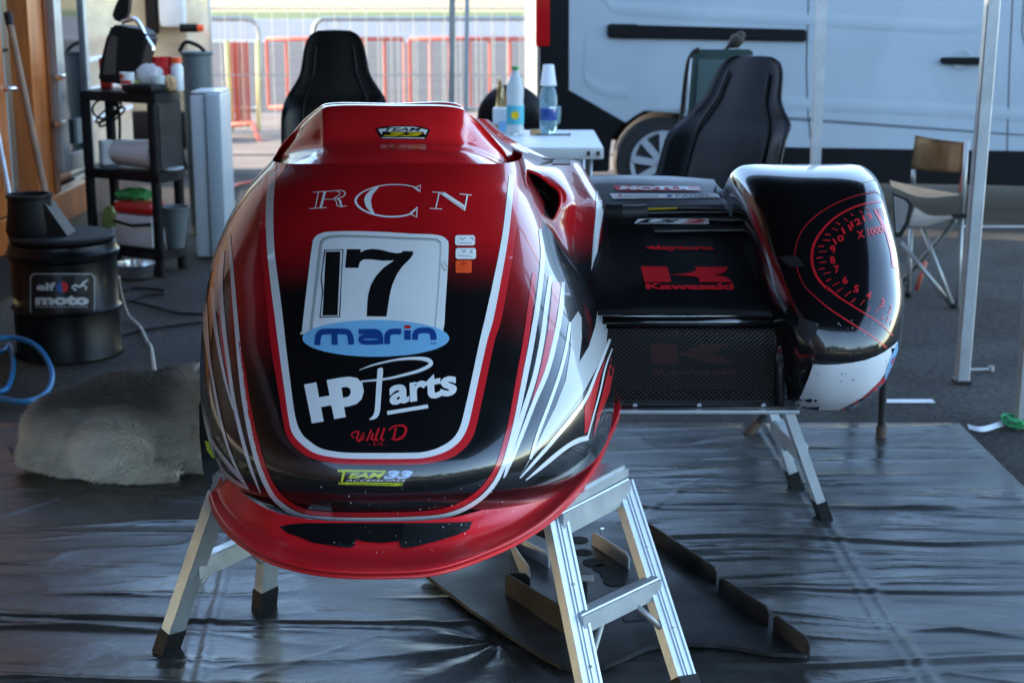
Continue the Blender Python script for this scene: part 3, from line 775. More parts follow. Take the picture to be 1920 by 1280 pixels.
r5 = [G(b[0], b[1], .440) for b in outer]
r6 = [p + Vector((0, .012, -.010)) for p in r5]; r7 = [p + Vector((0, .14, -.002)) for p in r5]
LIP = smooth_surface([[tuple(p) for p in r] for r in (r0, r1, r2, r3, r4, r5, r6, r7)], 5, 8)
splitter = obj('splitter_lip', grid_bm(LIP), M['lipred'], side, True, label='glossy red lip around the bottom of the nose')
TL = Target([LIP]); TNL = Target([NOSE, LIP])
# end cap on the left
bm = NB(); prism(bm, [PY(392, 930, 3.10), PY(428, 902, 3.14), PY(430, 920, 3.13), PY(400, 958, 3.09)], (0, .05, 0)); obj('lip_end', bm, M['lipred'], side)
bm = NB(); sk = [(373, 760), (380, 738), (390, 790), (404, 850), (416, 900), (394, 928), (380, 880), (374, 820)]
prism(bm, [PY(*p, 3.30) for p in sk], (.0, .42, 0)); skirt = obj('side_skirt', bm, M['gloss'], side)
bm = NB(); prism(bm, [PY(*p, 3.298) for p in ((384, 826), (391, 828), (402, 842), (409, 862), (398, 858), (388, 844))], (0, .0015, 0)); obj('skirt_sticker', bm, M['yellow'], skirt)

# ------------------------------------------------------------------ graphics on the nose
z4, z6, z7 = Z(360, 400, 2.37), Z(360, 180, 2.37), Z(360, 640, 2.3415)
z3, z17 = Z(900, 400, 2.56), Z(560, 330, 4.129)
zt, zc2 = Z(560, 860, 6.4), Z(480, 180, 6.4)
def poly(name, polys, m, parent=fair, T=TNL, off=.0012, step=12., label=None):
    return lay(name, flat_mesh(polys), T, M[m], parent, off, step, label)
def strk(name, pts, wd, m, parent=fair, T=TNL, off=.0012, n=6, step=12., label=None):
    return lay(name, flat_mesh([ribbon(pts, wd, n)]), T, M[m], parent, off, step, label)
def strks(name, lst, m, parent=fair, T=TNL, off=.0012, step=12., label=None):
    bm = NB()
    for pts, wd, n in lst:
        b2 = flat_mesh([ribbon(pts, wd, n)]); me_ = bpy.data.meshes.new('t'); b2.to_mesh(me_); b2.free(); bm.from_mesh(me_); bpy.data.meshes.remove(me_)
    return lay(name, bm, T, M[m], parent, off, step, label)
def words(name, body, quad, m, parent=fair, T=TNL, off=.0018, bold=0., shear=0., step=12., space=1., label=None):
    return lay(name, text_mesh(body, quad, bold, shear, space), T, M[m], parent, off, step, label)
# shield outline: white then red
w_in = [(518, 322), (514, 370), (513, 420), (516, 480), (522, 527), (530, 590), (537, 653), (546, 726), (554, 781), (565, 811), (582, 828), (603, 841), (633, 847), (667, 849), (760, 849), (796, 847), (825, 838), (847, 824), (860, 806), (868, 781), (881, 725), (899, 640), (908, 602), (925, 525), (941, 443), (950, 368), (954, 328)]
w_out = [(506, 320), (500, 370), (499, 420), (502, 480), (507, 527), (515, 590), (523, 653), (533, 726), (541, 781), (548, 811), (565, 832), (590, 849), (625, 857), (667, 860), (760, 860), (796, 858), (830, 849), (855, 834), (870, 815), (880, 789), (894, 725), (913, 640), (924, 602), (939, 525), (953, 443), (961, 368), (964, 330)]
r_out = [(497, 328), (489, 370), (488, 420), (491, 480), (496, 527), (502, 590), (509, 653), (521, 726), (530, 781), (536, 811), (548, 832), (574, 854), (612, 866), (659, 870.6), (760, 871), (800, 869), (843, 859), (868, 843), (885, 821), (894, 794), (909, 725), (927, 640), (939, 602), (953, 525), (966, 443), (972, 368), (972, 335)]
cat2 = lambda P_: [tuple(p) for p in catmull(P_, 4)]
poly('white_stripe', [cat2(w_in) + cat2(w_out)[::-1]], 'white')
poly('red_stripe', [cat2(w_out) + cat2(r_out)[::-1]], 'redp')
# outer white line with its red companion
ow = [(430, 437, 4), (437, 527, 7), (444, 611, 8), (452, 695, 9), (460, 759, 9), (472, 822, 9), (487, 877, 9), (508, 923, 9), (530, 947, 9), (560, 964, 9), (600, 971, 8), (700, 973, 8), (800, 970, 8), (850, 961, 8), (892, 940, 8), (922, 912, 8), (941, 879, 8), (954, 840, 8), (967, 790, 8), (983, 712, 10), (998, 634, 10), (1010, 556, 9), (1017, 480, 8), (1012, 430, 5)]
strk('outer_white_stripe', [(p[0], p[1]) for p in ow], [p[2] for p in ow], 'white')
orr = [(449, 640, 2), (458, 695, 6), (467, 759, 8), (480, 822, 9), (495, 874, 9), (515, 916, 9), (537, 939, 9), (565, 955, 9), (603, 962, 9), (700, 964, 9), (798, 961, 9), (846, 952, 9), (885, 932, 9), (913, 906, 9), (932, 875, 9), (945, 837, 9), (958, 788, 9), (972, 712, 10), (986, 634, 10), (996, 556, 9), (1001, 510, 6)]
strk('outer_red_stripe', [(p[0], p[1]) for p in orr], [p[2] for p in orr], 'redp')
# spears and swooshes on the right flank
strk('white_spear', z3([(338, 300), (318, 440), (298, 600), (262, 780), (205, 960), (150, 1140), (112, 1268)]), [7, 8, 9, 9, 9, 7, 2], 'white')
strk('white_spear', z3([(398, 330), (388, 450), (362, 600), (320, 760), (262, 900), (215, 1020), (165, 1150), (118, 1262)]), [6, 9, 9, 9, 8, 8, 6, 2], 'white', off=.0014)
poly('red_spear', [z3([(340, 480), (372, 440), (352, 600), (312, 750), (268, 870), (232, 972), (258, 860), (290, 740), (318, 600)])], 'redp', off=.0010)
poly('pale_spear', [z3([(345, 330), (388, 330), (376, 440), (352, 560), (324, 560), (338, 440)])], 'pink', off=.0011)
strk('white_spear', z3([(432, 522), (414, 640), (382, 770), (330, 920), (280, 1050), (240, 1178)]), [5, 6, 6, 6, 6, 5], 'white')
poly('white_flash', [z3([(436, 520), (470, 470), (486, 500), (487, 600), (474, 716), (520, 640), (552, 540), (570, 420), (600, 440), (612, 560), (604, 640), (560, 740), (500, 850), (420, 960), (330, 1075), (240, 1180), (182, 1276), (240, 1172), (300, 1050), (360, 930), (410, 800), (432, 660)])], 'greyl', off=.0010, step=8)
strk('white_swoosh', z3([(640, 480), (628, 580), (600, 660), (560, 760), (505, 890), (430, 990), (340, 1100), (260, 1190), (190, 1268)]), [3, 5, 5, 5, 6, 7, 7, 6, 2], 'white', off=.0015)
strk('white_swoosh', z3([(632, 650), (600, 740), (575, 850), (545, 960), (515, 1070)]), [2, 3, 3, 3, 3], 'white', off=.0015)
strk('white_swoosh', z3([(518, 1075), (470, 1088), (420, 1115), (360, 1160), (300, 1210), (218, 1278)]), [9, 9, 8, 8, 7, 2], 'white', off=.0016)
poly('red_flash', [z3([(604, 690), (578, 780), (556, 880), (520, 1040), (500, 1060), (500, 930), (540, 830)])], 'redp', off=.0010)
poly('red_flash', [z3([(655, 560), (656, 640), (640, 760), (620, 860), (580, 960), (540, 1080), (560, 960), (592, 840), (622, 720)])], 'redp', off=.0010)
# spears on the left flank
strk('white_spear', z4([(140, 165), (128, 300), (140, 480), (160, 640), (185, 820), (215, 960), (260, 1120), (305, 1240)]), [7, 9, 8, 7, 7, 7, 6, 2], 'white', step=8)
strk('white_spear', z4([(92, 330), (102, 470), (122, 600), (150, 740), (186, 870)]), [7, 7, 6, 5, 3], 'white', off=.0014, step=8)
poly('pale_spear', [z4([(98, 300), (128, 190), (130, 300), (138, 420), (118, 450), (105, 420)])], 'greyl', off=.0010, step=8)
poly('red_spear', [z4([(118, 420), (136, 400), (150, 540), (168, 700), (184, 850), (160, 740), (134, 610)])], 'redp', off=.0010, step=8)
strk('white_spear', z4([(60, 400), (64, 520), (78, 640), (98, 760), (125, 900), (160, 1030), (200, 1130), (252, 1222)]), [8, 10, 6, 5, 5, 5, 5, 2], 'white', off=.0014, step=8)
strk('white_swoosh', z4([(80, 985), (110, 1040), (150, 1095), (195, 1150), (250, 1215)]), [3, 6, 7, 7, 2], 'white', off=.0015, step=8)
strk('white_swoosh', z4([(112, 1085), (140, 1140), (180, 1180), (220, 1205), (256, 1224)]), [3, 6, 7, 6, 2], 'white', off=.0015, step=8)
# number plate
poly('number_plate', [z17(cat2([(112, 500), (135, 468), (180, 445), (250, 433), (420, 430), (650, 436), (880, 450), (1040, 456), (1110, 470), (1148, 498), (1160, 545), (1150, 780), (1135, 1000), (1120, 1190), (1060, 1228), (600, 1232), (60, 1232), (30, 1200), (32, 1150), (60, 900), (90, 650)]))], 'white', label='white number plate panel with black 17')
pi = [(165, 520), (182, 488), (230, 468), (330, 460), (560, 466), (800, 478), (1000, 484), (1070, 490), (1102, 512), (1105, 560), (1085, 900), (1062, 1165), (1060, 1226), (90, 1226), (90, 1160), (120, 900), (150, 640)]
poly('number_plate_shadow_print', [z17(pi)], 'greyp', off=.0016)
cxy = np.mean(np.array(pi), 0)
for k, (sc_, mm) in enumerate(((.992, 'greyl'), (.978, 'greyl'), (.962, 'white'))):
    if k == 1: continue
    poly('number_plate_field', [z17([((p[0] - cxy[0]) * sc_ + cxy[0] + (4 if k else 2), (p[1] - 845) * (sc_ - .004) + 847 + 4) for p in pi])], mm, off=.0018 + .0002 * k)
poly('numeral', [z17([(200, 578), (350, 573), (344, 640), (335, 800), (328, 980), (322, 1098), (163, 1103), (170, 1040), (184, 900), (172, 810), (180, 740)]), z17([(210, 584), (341, 580), (335, 680), (324, 900), (314, 1090), (172, 1095), (180, 1000), (193, 900), (181, 810), (189, 720)])], 'blackp', off=.0026, label='figure 1 of the race number')
poly('numeral', [z17([(213, 592), (325, 590), (303, 1085), (187, 1087)])], 'blackp', off=.0026)
poly('numeral', [z17([(375, 573), (482, 573), (480, 600), (515, 580), (570, 570), (640, 578), (700, 595), (760, 605), (795, 600), (808, 587), (887, 590), (885, 615), (860, 650), (800, 710), (760, 770), (725, 850), (705, 930), (693, 1010), (681, 1094), (528, 1092), (532, 1000), (540, 920), (560, 850), (600, 780), (660, 715), (740, 660), (650, 663), (560, 652), (505, 652), (475, 672), (464, 718), (361, 717)])], 'blackp', off=.0026, label='figure 7 of the race number')
strks('scratch', [(z17([(1105, 680), (1112, 710), (1130, 735), (1146, 735)]), 1.0, 3), (z17([(1118, 668), (1138, 690), (1146, 715)]), .8, 3)], 'blackp', off=.0028)
# bike-maker oval
ell = [(705 + 137 * math.cos(a), 636 + 34.5 * math.sin(a)) for a in np.linspace(0, 2 * math.pi, 64, endpoint=False)]
poly('oval_sticker', [ell], 'blue', off=.0032, label='sky blue oval sticker reading marin')
strks('oval_lettering', [
    (z6([(559, 1112), (562, 1080), (570, 1060), (590, 1052), (680, 1052), (698, 1060), (706, 1080), (710, 1110)]), 11, 3), (z6([(634, 1052), (636, 1111)]), 11, 1),
    (z6([(742, 1052), (812, 1052), (832, 1060), (838, 1080), (838, 1108)]), 10, 3), (z6([(838, 1099), (770, 1100), (752, 1092), (756, 1078), (775, 1074), (838, 1074)]), 9, 3),
    (z6([(868, 1108), (868, 1075), (876, 1058), (895, 1052), (930, 1052)]), 11, 3), (z6([(958, 1046), (958, 1089)]), 12, 1),
    (z6([(991, 1089), (992, 1068), (1000, 1053), (1020, 1047), (1050, 1047), (1066, 1054), (1072, 1070), (1073, 1089)]), 11, 3)], 'navy', off=.0040)
strk('oval_dot', z6([(944, 1031), (972, 1031)]), 6, 'redp', off=.0040, n=1)
words('oval_mark', 'TM', z6([(1058, 1100), (1084, 1100), (1084, 1110), (1058, 1110)]), 'navy', off=.0040)
# HP Parts
poly('lettering', [z7([(493, 190), (547, 181), (559, 247), (604, 239), (592, 171), (648, 161), (690, 156), (725, 162), (748, 185), (755, 220), (745, 255), (722, 276), (690, 286), (668, 289), (676, 333), (625, 342), (612, 281), (567, 289), (579, 352), (527, 361)]),
     z7([(657, 204), (680, 201), (694, 208), (698, 224), (692, 240), (678, 247), (663, 248)])], 'white', off=.0016, label='bold white letters HP')
poly('lettering', [z7(cat2([(815, 122), (838, 120), (835, 180), (830, 250), (825, 310), (812, 335), (795, 344), (778, 343), (795, 326), (803, 295), (809, 200)]))], 'white', off=.0016)
strk('lettering', z7([(735, 128), (800, 105), (900, 83), (985, 77), (1035, 84), (1048, 103), (1005, 128), (940, 147), (850, 167), (742, 178)]), [1, 3, 4, 6, 8, 7, 6, 5, 4, 3], 'white', off=.0022)
words('lettering', 'arts', z7([(864, 176), (1160, 128), (1163, 236), (868, 284)]), 'white', bold=.035)
strk('lettering', z7([(858, 315), (1036, 286)]), 7, 'white', off=.0016, n=1)
# airbrusher's signature
strks('signature', [(z7([(712, 425), (702, 412), (712, 399), (732, 398), (724, 425), (734, 438), (754, 404), (750, 430), (766, 437), (788, 388)]), [2, 3, 3, 4, 4, 4, 4, 4, 4, 3], 4), (z7([(796, 404), (788, 428), (800, 434)]), 4, 3), (z7([(822, 380), (806, 428), (818, 433)]), 4, 3), (z7([(846, 380), (830, 428), (844, 433)]), 4, 3), (z7([(896, 378), (884, 430)]), 4, 2), (z7([(864, 392), (885, 374), (925, 370), (940, 388), (926, 418), (896, 432), (876, 426)]), [2, 3, 4, 5, 5, 4, 2], 4)], 'redp', off=.0016, label='red script signature')
words('signature', '- 219 -', z7([(776, 443), (856, 443), (856, 458), (776, 458)]), 'redp', off=.0016)
# RCN monogram
q = z17
strks('monogram', [
    (q([(113, 130), (245, 122), (320, 117), (354, 126), (360, 146), (338, 166), (285, 181), (188, 186)]), [1, 1.2, 1.4, 1.8, 2, 1.6, 1.2, 1], 4), (q([(155, 128), (130, 252)]), 1.6, 1), (q([(205, 124), (172, 250)]), 4.5, 1),
    (q([(83, 257), (216, 249)]), 1.5, 1), (q([(300, 181), (322, 196), (326, 222), (342, 238), (373, 236)]), [2, 4, 4, 2, 1], 4), (q([(274, 184), (294, 205), (298, 232), (325, 243), (345, 240)]), [1, 1.4, 1.6, 1.4, 1], 4),
    (q([(290, 120), (318, 132), (314, 152), (276, 174)]), 1.3, 4),
    (q([(934, 118), (900, 92), (830, 76), (740, 71), (650, 78), (560, 100), (480, 140), (443, 185), (452, 226), (500, 268), (580, 301), (680, 318), (780, 317), (850, 303), (890, 280), (915, 248)]), [1.5, 1.6, 1.8, 1.8, 1.9, 2, 2.6, 4, 4, 3.4, 3, 3, 3, 2.8, 2, 1.5], 4),
    (q([(893, 100), (944, 75), (937, 128), (905, 104)]), 2, 1), (q([(862, 295), (918, 246), (912, 322), (868, 298)]), 2.6, 1),
    (q([(1088, 132), (1060, 258)]), 1.8, 1), (q([(1033, 128), (1112, 133)]), 1.3, 1), (q([(1015, 255), (1110, 260)]), 1.3, 1), (q([(1118, 135), (1284, 246)]), 5, 1), (q([(1096, 137), (1284, 270)]), 1.6, 1), (q([(1305, 150), (1282, 272)]), 2.6, 1), (q([(1245, 143), (1338, 152)]), 1.4, 1)], 'white', off=.0016, step=16, label='white serif initials RCN')
poly('monogram', [q([(612, 84), (560, 112), (522, 150), (507, 190), (520, 240), (556, 286), (592, 303), (568, 252), (560, 200), (572, 150), (622, 90)])], 'white', off=.0019)
# scrutineering stickers
def rrect(x0, y0, x1, y1, r, sk=0.0): return [(x + sk * (y1 - y), y) for x, y in ((x0 + r, y0), (x1 - r, y0), (x1, y0 + r), (x1, y1 - r), (x1 - r, y1), (x0 + r, y1), (x0, y1 - r), (x0, y0 + r))]
poly('inspection_sticker', [rrect(853, 442, 890, 461, 3)], 'white', off=.0016); strks('sticker_writing', [(q([(1250, 482), (1262, 500), (1290, 480)]), 1, 2), (q([(1325, 492), (1345, 482), (1348, 500)]), 1, 2), (q([(1230, 520), (1335, 526)]), .8, 1)], 'blackp', off=.0022)
poly('inspection_sticker', [rrect(854, 466, 892, 486.5, 3)], 'white', off=.0016); strks('sticker_writing', [(q([(1265, 575), (1275, 598), (1292, 575)]), 1, 2), (q([(1325, 582), (1342, 580), (1326, 600), (1342, 600)]), 1, 2), (q([(1232, 622), (1340, 628)]), .8, 1)], 'blackp', off=.0022)
poly('inspection_sticker', [rrect(854, 489, 884, 512.5, 2)], 'orange', off=.0016)
words('sticker_writing', 'CT - TC', q([(1228, 722), (1318, 722), (1318, 738), (1228, 738)]), 'redp', off=.0022)
strks('sticker_writing', [(q([(1278 + 22 * math.cos(a), 688 + 18 * math.sin(a)) for a in np.linspace(0, 6, 10)]), 1.0, 1), (q([(1265, 684), (1290, 684)]), 2.4, 1)], 'redp', off=.0022)
# shop sticker at the bottom
words('shop_lettering', 'T', zt([(468, 128), (640, 128), (560, 272), (478, 272)]), 'yellow', bold=.03, shear=.0)
words('shop_lettering', 'EAM', zt([(610, 162), (1040, 162), (1005, 230), (596, 230)]), 'yellow', bold=.035, shear=.2, step=16)
strk('shop_lettering', zt([(600, 140), (1050, 148)]), 3, 'yellow', off=.0018, n=1)
words('shop_lettering', '33', zt([(1050, 140), (1378, 140), (1340, 238), (1015, 238)]), 'paleblue', bold=.06, shear=.15, step=16)
words('shop_lettering', 'ACCESSOIRES', zt([(570, 242), (1290, 242), (1280, 274), (566, 264)]), 'white', shear=.25, bold=.01, step=16)
poly('shop_strip', [zt([(560, 275), (1190, 285), (1180, 322), (545, 305)])], 'yellow', off=.0016)
words('shop_lettering', 'www.team33accessoires.fr', zt([(610, 281), (1160, 291), (1150, 314), (600, 302)]), 'blackp', off=.0024, step=16)
strks('shop_strip', [(zt([(490 + 18 * k, 276), (480 + 18 * k, 305)]), 1 + .4 * k, 1) for k in range(4)] + [(zt([(1200 + 18 * k, 286), (1190 + 18 * k, 320)]), 2.4 - .5 * k, 1) for k in range(4)], 'yellow', off=.0016)
# badge in the cowl
TC = Target([COWL]); z2 = Z(340, 0, 2.909)
poly('badge', [z2([(1060, 704), (1100, 692), (1160, 688), (1210, 687), (1270, 689), (1320, 694), (1358, 710), (1332, 762), (1090, 760)])], 'blackp', cowl, TC, label='black and yellow shield badge reading TEAM 33')
poly('badge_band', [z2([(1074, 708), (1160, 694), (1270, 695), (1344, 712), (1330, 740), (1318, 722), (1100, 720), (1092, 738)])], 'white', cowl, TC, .0018)
words('badge_lettering', 'TEAM', z2([(1112, 700), (1312, 700), (1304, 719), (1106, 719)]), 'blackp', cowl, TC, .0024, bold=.02, shear=.2)
words('badge_lettering', '33', z2([(1116, 723), (1318, 726), (1306, 749), (1100, 748)]), 'gold', cowl, TC, .0024, bold=.05, shear=.2)
strk('badge_band', z2([(1095, 756), (1326, 758)]), 2, 'white', cowl, TC, .0024, n=1)
strks('ink_mark', [(z2([(1133, 805), (1134, 822)]), 1, 1), (z2([(1158, 800), (1150, 812), (1158, 822)]), 1, 2)], 'blackp', cowl, TC, .0014)
# white strip and tape on the shoulder
poly('white_stripe', [[(1118, 352), (1132, 362), (1130, 400), (1123, 440), (1116, 500), (1113, 560), (1106, 560), (1108, 500), (1112, 440), (1116, 400)]], 'white', shoulder, TS, .0016, 8)
poly('black_tape', [[(1038, 300), (1066, 301), (1071, 309), (1034, 309)]], 'tape', shoulder, TS, .002, 8)
# slots in the lip: flat dark shapes painting the shade of the recesses
poly('lip_slot_shade', [zt([(-230, 815), (-100, 790), (100, 775), (450, 772), (690, 772), (690, 960), (668, 1050), (610, 1078), (380, 1048), (160, 1010), (0, 940), (-120, 900)])], 'blackp', splitter, TNL, .0022)
poly('lip_slot_shade', [zt([(1190, 772), (1500, 772), (1900, 765), (2080, 755), (2040, 850), (1900, 920), (1640, 1000), (1400, 1060), (1260, 1085), (1215, 1040), (1205, 960)])], 'satin', splitter, TNL, .0022)
poly('lip_slot_shade', [zt([(600, 772), (1260, 772), (1250, 960), (1180, 1000), (980, 1018), (800, 1005), (640, 965)])], 'blackp', splitter, TNL, .0024)
# stone chips
rc = random.Random(11)
for T_, par, reg, n_ in ((TNL, splitter, (430, 930, 1120, 1065), 55), (TNL, fair, (520, 900, 960, 965), 30)):
    bm = NB(); acc = []
    for k in range(n_):
        x, y = rc.uniform(reg[0], reg[2]), rc.uniform(reg[1], reg[3]); r_ = rc.choice((.4, .5, .6, .8, 1.2))
        acc.append([(x + r_ * rc.uniform(.6, 1.3) * math.cos(a), y + r_ * rc.uniform(.6, 1.3) * math.sin(a)) for a in np.linspace(0, 2 * math.pi, 6, endpoint=False)])
    for a in acc:
        vv = [bm.verts.new((p[0], p[1], 0)) for p in a]; bm.faces.new(vv)
    o = lay('stone_chips', bm, T_, M['white'], par, .0030, 400); o['kind'] = 'stuff'

# ------------------------------------------------------------------ radiator deck and grille
deck_l = [(1100, 336, 4.43), (1118, 352, 4.36), (1120, 400, 4.20), (1122, 450, 4.07), (1126, 510, 3.93), (1130, 560, 3.82), (1132, 580, 3.785), (1134, 597, 3.772)]
deck_r = [(1338, 336, 4.43), (1350, 352, 4.36), (1400, 400, 4.20), (1432, 450, 4.07), (1458, 510, 3.93), (1478, 560, 3.82), (1482, 580, 3.785), (1484, 597, 3.772)]
ctrl = []
for a, b in zip(deck_l, deck_r):
    A, B = PY(*a), PY(*b); A = A + (A - B) * .35
    ctrl.append([tuple(A.lerp(B, t) + Vector((0, 0, .012 * math.sin(math.pi * t)))) for t in (0, .25, .5, .75, 1)])
DECK = smooth_surface(ctrl, 8, 10)
deck = obj('radiator_deck', grid_bm(DECK), M['deckblk'], side, True)
TD = Target([DECK])
bm = NB(); A, B = PY(1060, 604, 3.785), PY(1484, 604, 3.785); cyl(bm, A, B, .016, seg=16); obj('deck_edge_roll', bm, M['gloss'], side, True)
z8, z5 = Z(1100, 300, 2.56), Z(1100, 320, 5.332)
kw = dict(parent=deck, T=TD)
# louvres cut into the deck
for k, (a, b, c_, d) in enumerate((((550, 358), (1370, 345), (1385, 392), (575, 385)), ((590, 412), (1410, 395), (1425, 428), (600, 438)), ((610, 475), (1480, 470), (1500, 510), (640, 496)), ((660, 570), (1500, 572), (1520, 610), (680, 622)))):
    poly('louvre_slot', [z5([a, b, c_, d])], 'dark', off=.0014, **kw)
    pa, _n = TD.hit(*z5([d])[0]); pb, _n = TD.hit(*z5([c_])[0])
    bm = NB(); beam(bm, pa + Vector((0, .004, .003)), pb + Vector((0, .004, .003)), [(-.001, -.004), (.002, -.005), (.004, .004), (-.001, .005)], (0, 0, 1)); obj('louvre_slat', bm, M['satin'], deck)
poly('sponsor_banner', [z5([(262, 152), (1120, 162), (1150, 207), (300, 202)])], 'redp', off=.0016, label='red banner sticker reading MOTUL', **kw)
words('sponsor_lettering', 'MOTUL', z5([(345, 159), (1075, 165), (1105, 203), (325, 197)]), 'white', bold=.06, off=.0024, **kw)
poly('sponsor_strip', [z5([(228, 234), (1312, 240), (1335, 276), (265, 286)])], 'white', off=.0016, **kw)
strks('sponsor_lettering', [(z5([(378 + 29 * k, 258), (396 + 29 * k, 258)]), 2.2, 1) for k in range(12)] + [(z5([(282, 272), (720, 275)]), 1, 1)], 'greyp', off=.0024, **kw)
words('sponsor_lettering', 'PAGID', z5([(890, 244), (1210, 246), (1222, 272), (896, 272)]), 'blackp', off=.0024, **kw)
poly('sponsor_mark', [z5([(318, 246), (356, 246), (358, 262), (320, 262)])], 'redp', off=.0024, **kw)
poly('sponsor_mark', [z5([(795, 248), (862, 248), (840, 272), (806, 272)])], 'navy', off=.0024, **kw)
poly('sponsor_strip', [z5([(570, 384), (760, 376), (915, 368), (900, 394), (570, 404)])], 'gold', off=.0030, **kw)
poly('helmet_maker_strip', [z5([(472, 552), (515, 506), (1215, 504), (1220, 558)])], 'white', off=.0075, label='white strip sticker reading LS2', **kw)
words('helmet_maker_lettering', 'LS', z5([(535, 512), (925, 512), (910, 550), (500, 550)]), 'blackp', bold=.05, shear=.2, off=.0085, **kw)
words('helmet_maker_lettering', '2', z5([(955, 510), (1185, 510), (1180, 552), (940, 552)]), 'redp', bold=.05, shear=.2, off=.0085, **kw)
words('sponsor_lettering', 'daytona', z5([(640, 750), (1275, 750), (1275, 808), (640, 806)]), 'red', bold=.03, off=.0016, **kw)
poly('sponsor_lettering', [z5([(585, 775), (650, 756), (690, 766), (650, 788)])], 'red', off=.0018, **kw)
poly('maker_mark', [z5([(540, 960), (806, 964), (844, 1118), (580, 1118)])], 'redp', off=.0016, label='red stylised K mark', **kw)
poly('maker_mark', [z5(cat2([(832, 1042), (900, 1040), (1000, 1030), (1070, 1012), (1096, 990), (1082, 966)]) + [(1412, 966)] + cat2([(1412, 966), (1396, 1000), (1350, 1028), (1270, 1044), (1360, 1060), (1420, 1085), (1452, 1118)]) + [(1116, 1118)] + cat2([(1116, 1118), (1132, 1096), (1100, 1070), (1020, 1055), (920, 1048), (834, 1046)]))], 'redp', off=.0016, **kw)
words('maker_lettering', 'Kawasaki', z5([(582, 1128), (1468, 1128), (1475, 1194), (592, 1190)]), 'redp', bold=.05, off=.0016, **kw)
# tape along the wheel fairing joint, hose clamp at the left
strk('joint_tape', [(1345, 346), (1378, 372), (1403, 405), (1420, 440), (1440, 490)], [26, 24, 22, 20, 16], 'tape', off=.003, **kw)
bm = NB(); cyl(bm, PY(1136, 399, 4.16), PY(1166, 399, 4.16), .026, seg=14); obj('hose_end', bm, M['rubber'], side, True, auto=40)
bm = NB(); cyl(bm, PY(1165, 399, 4.16), PY(1212, 397, 4.17), .020, seg=14); obj('hose_end', bm, M['tape'], side, True, auto=40)
# grille box
gz0, gz1 = .452, PY(1300, 612, 3.79).z
gx0, gx1 = .16, PY(1458, 690, 3.75).x
bm = NB(); box(bm, ((gx0 + gx1) / 2, 3.90, (gz0 + gz1) / 2), (gx1 - gx0 + .02, .02, gz1 - gz0)); obj('radiator_core', bm, M['dark'], side)
bm = NB()
nx = 40
for s_ in (1, -1):
    for k in range(-22, nx + 22):
        x0_, x1_ = gx0 + k * (gx1 - gx0) / nx, None
        hgt = gz1 - gz0; run = hgt * 1.15 * s_
        a = Vector((x0_, 3.752, gz0)); b = Vector((x0_ + run, 3.766, gz1))
        # clip in x
        ta, tb = 0.0, 1.0
        for lim, sg in ((gx0, 1), (gx1, -1)):
            fa, fb = sg * (a.x - lim), sg * (b.x - lim)
            if fa < 0 and fb < 0: ta, tb = 1, 0
            elif fa < 0: ta = max(ta, fa / (fa - fb))
            elif fb < 0: tb = min(tb, fa / (fa - fb))
        if tb - ta > .02: beam(bm, a.lerp(b, ta), a.lerp(b, tb), rect(.0022, .0016), (0, 1, 0))
gm = obj('grille_mesh', bm, M['mesh'], side); gm['kind'] = 'stuff'
TG = Target([np.array([[(gx0, 3.888, gz1), (gx1, 3.888, gz1)], [(gx0, 3.888, gz0), (gx1, 3.888, gz0)]])])
poly('radiator_mark', [z8([(310, 880), (430, 880), (440, 975), (310, 975)])], 'reddk', side, TG, .001, 60)
poly('radiator_mark', [z8([(440, 930), (560, 880), (690, 880), (600, 925), (720, 975), (590, 975)])], 'reddk', side, TG, .001, 60)
words('radiator_lettering', 'Kawasaki', z8([(320, 1000), (720, 1000), (720, 1030), (320, 1030)]), 'reddk', side, TG, .001, bold=.03, step=60)
for nm, a, b, r_ in (('grille_frame', PY(1165, 765, 3.725), PY(1472, 765, 3.725), .007), ('grille_frame', PY(1462, 628, 3.77), PY(1462, 762, 3.74), .012)):
    bm = NB(); cyl(bm, a, b, r_, seg=8); obj(nm, bm, M['satin'], side, True)
bm = NB(); box(bm, ((gx0 + gx1) / 2 + .02, 3.95, .442), (gx1 - gx0 + .06, .5, .010), bev=.002); obj('floor_plate', bm, M['aluflat'], side)
for px in (1190, 1310, 1430):
    p = PY(px, 757, 3.735); bm = NB(); cyl(bm, p, p + Vector((0, -.014, 0)), .006, seg=8); obj('rivet', bm, M['steel'], side)
# side post between grille and wheel
bm = NB(); prism(bm, [PY(*p, 3.79) for p in ((1456, 560), (1484, 575), (1482, 700), (1474, 765), (1456, 765))], (0, .3, 0)); obj('side_post', bm, M['gloss'], side)
bm = NB(); prism(bm, [PY(*p, 3.75) for p in ((1464, 640), (1474, 630), (1476, 735), (1466, 762))], (0, .02, 0)); obj('post_strip', bm, M['satin'], side)
bm = NB(); lathe(bm, PY(1478, 668, 3.74), [(0, -.01), (.03, -.01), (.034, 0), (.03, .008), (0, .01)], 18, Vector((-.4, -1, 0))); obj('post_boss', bm, M['gloss'], side, True, auto=40)

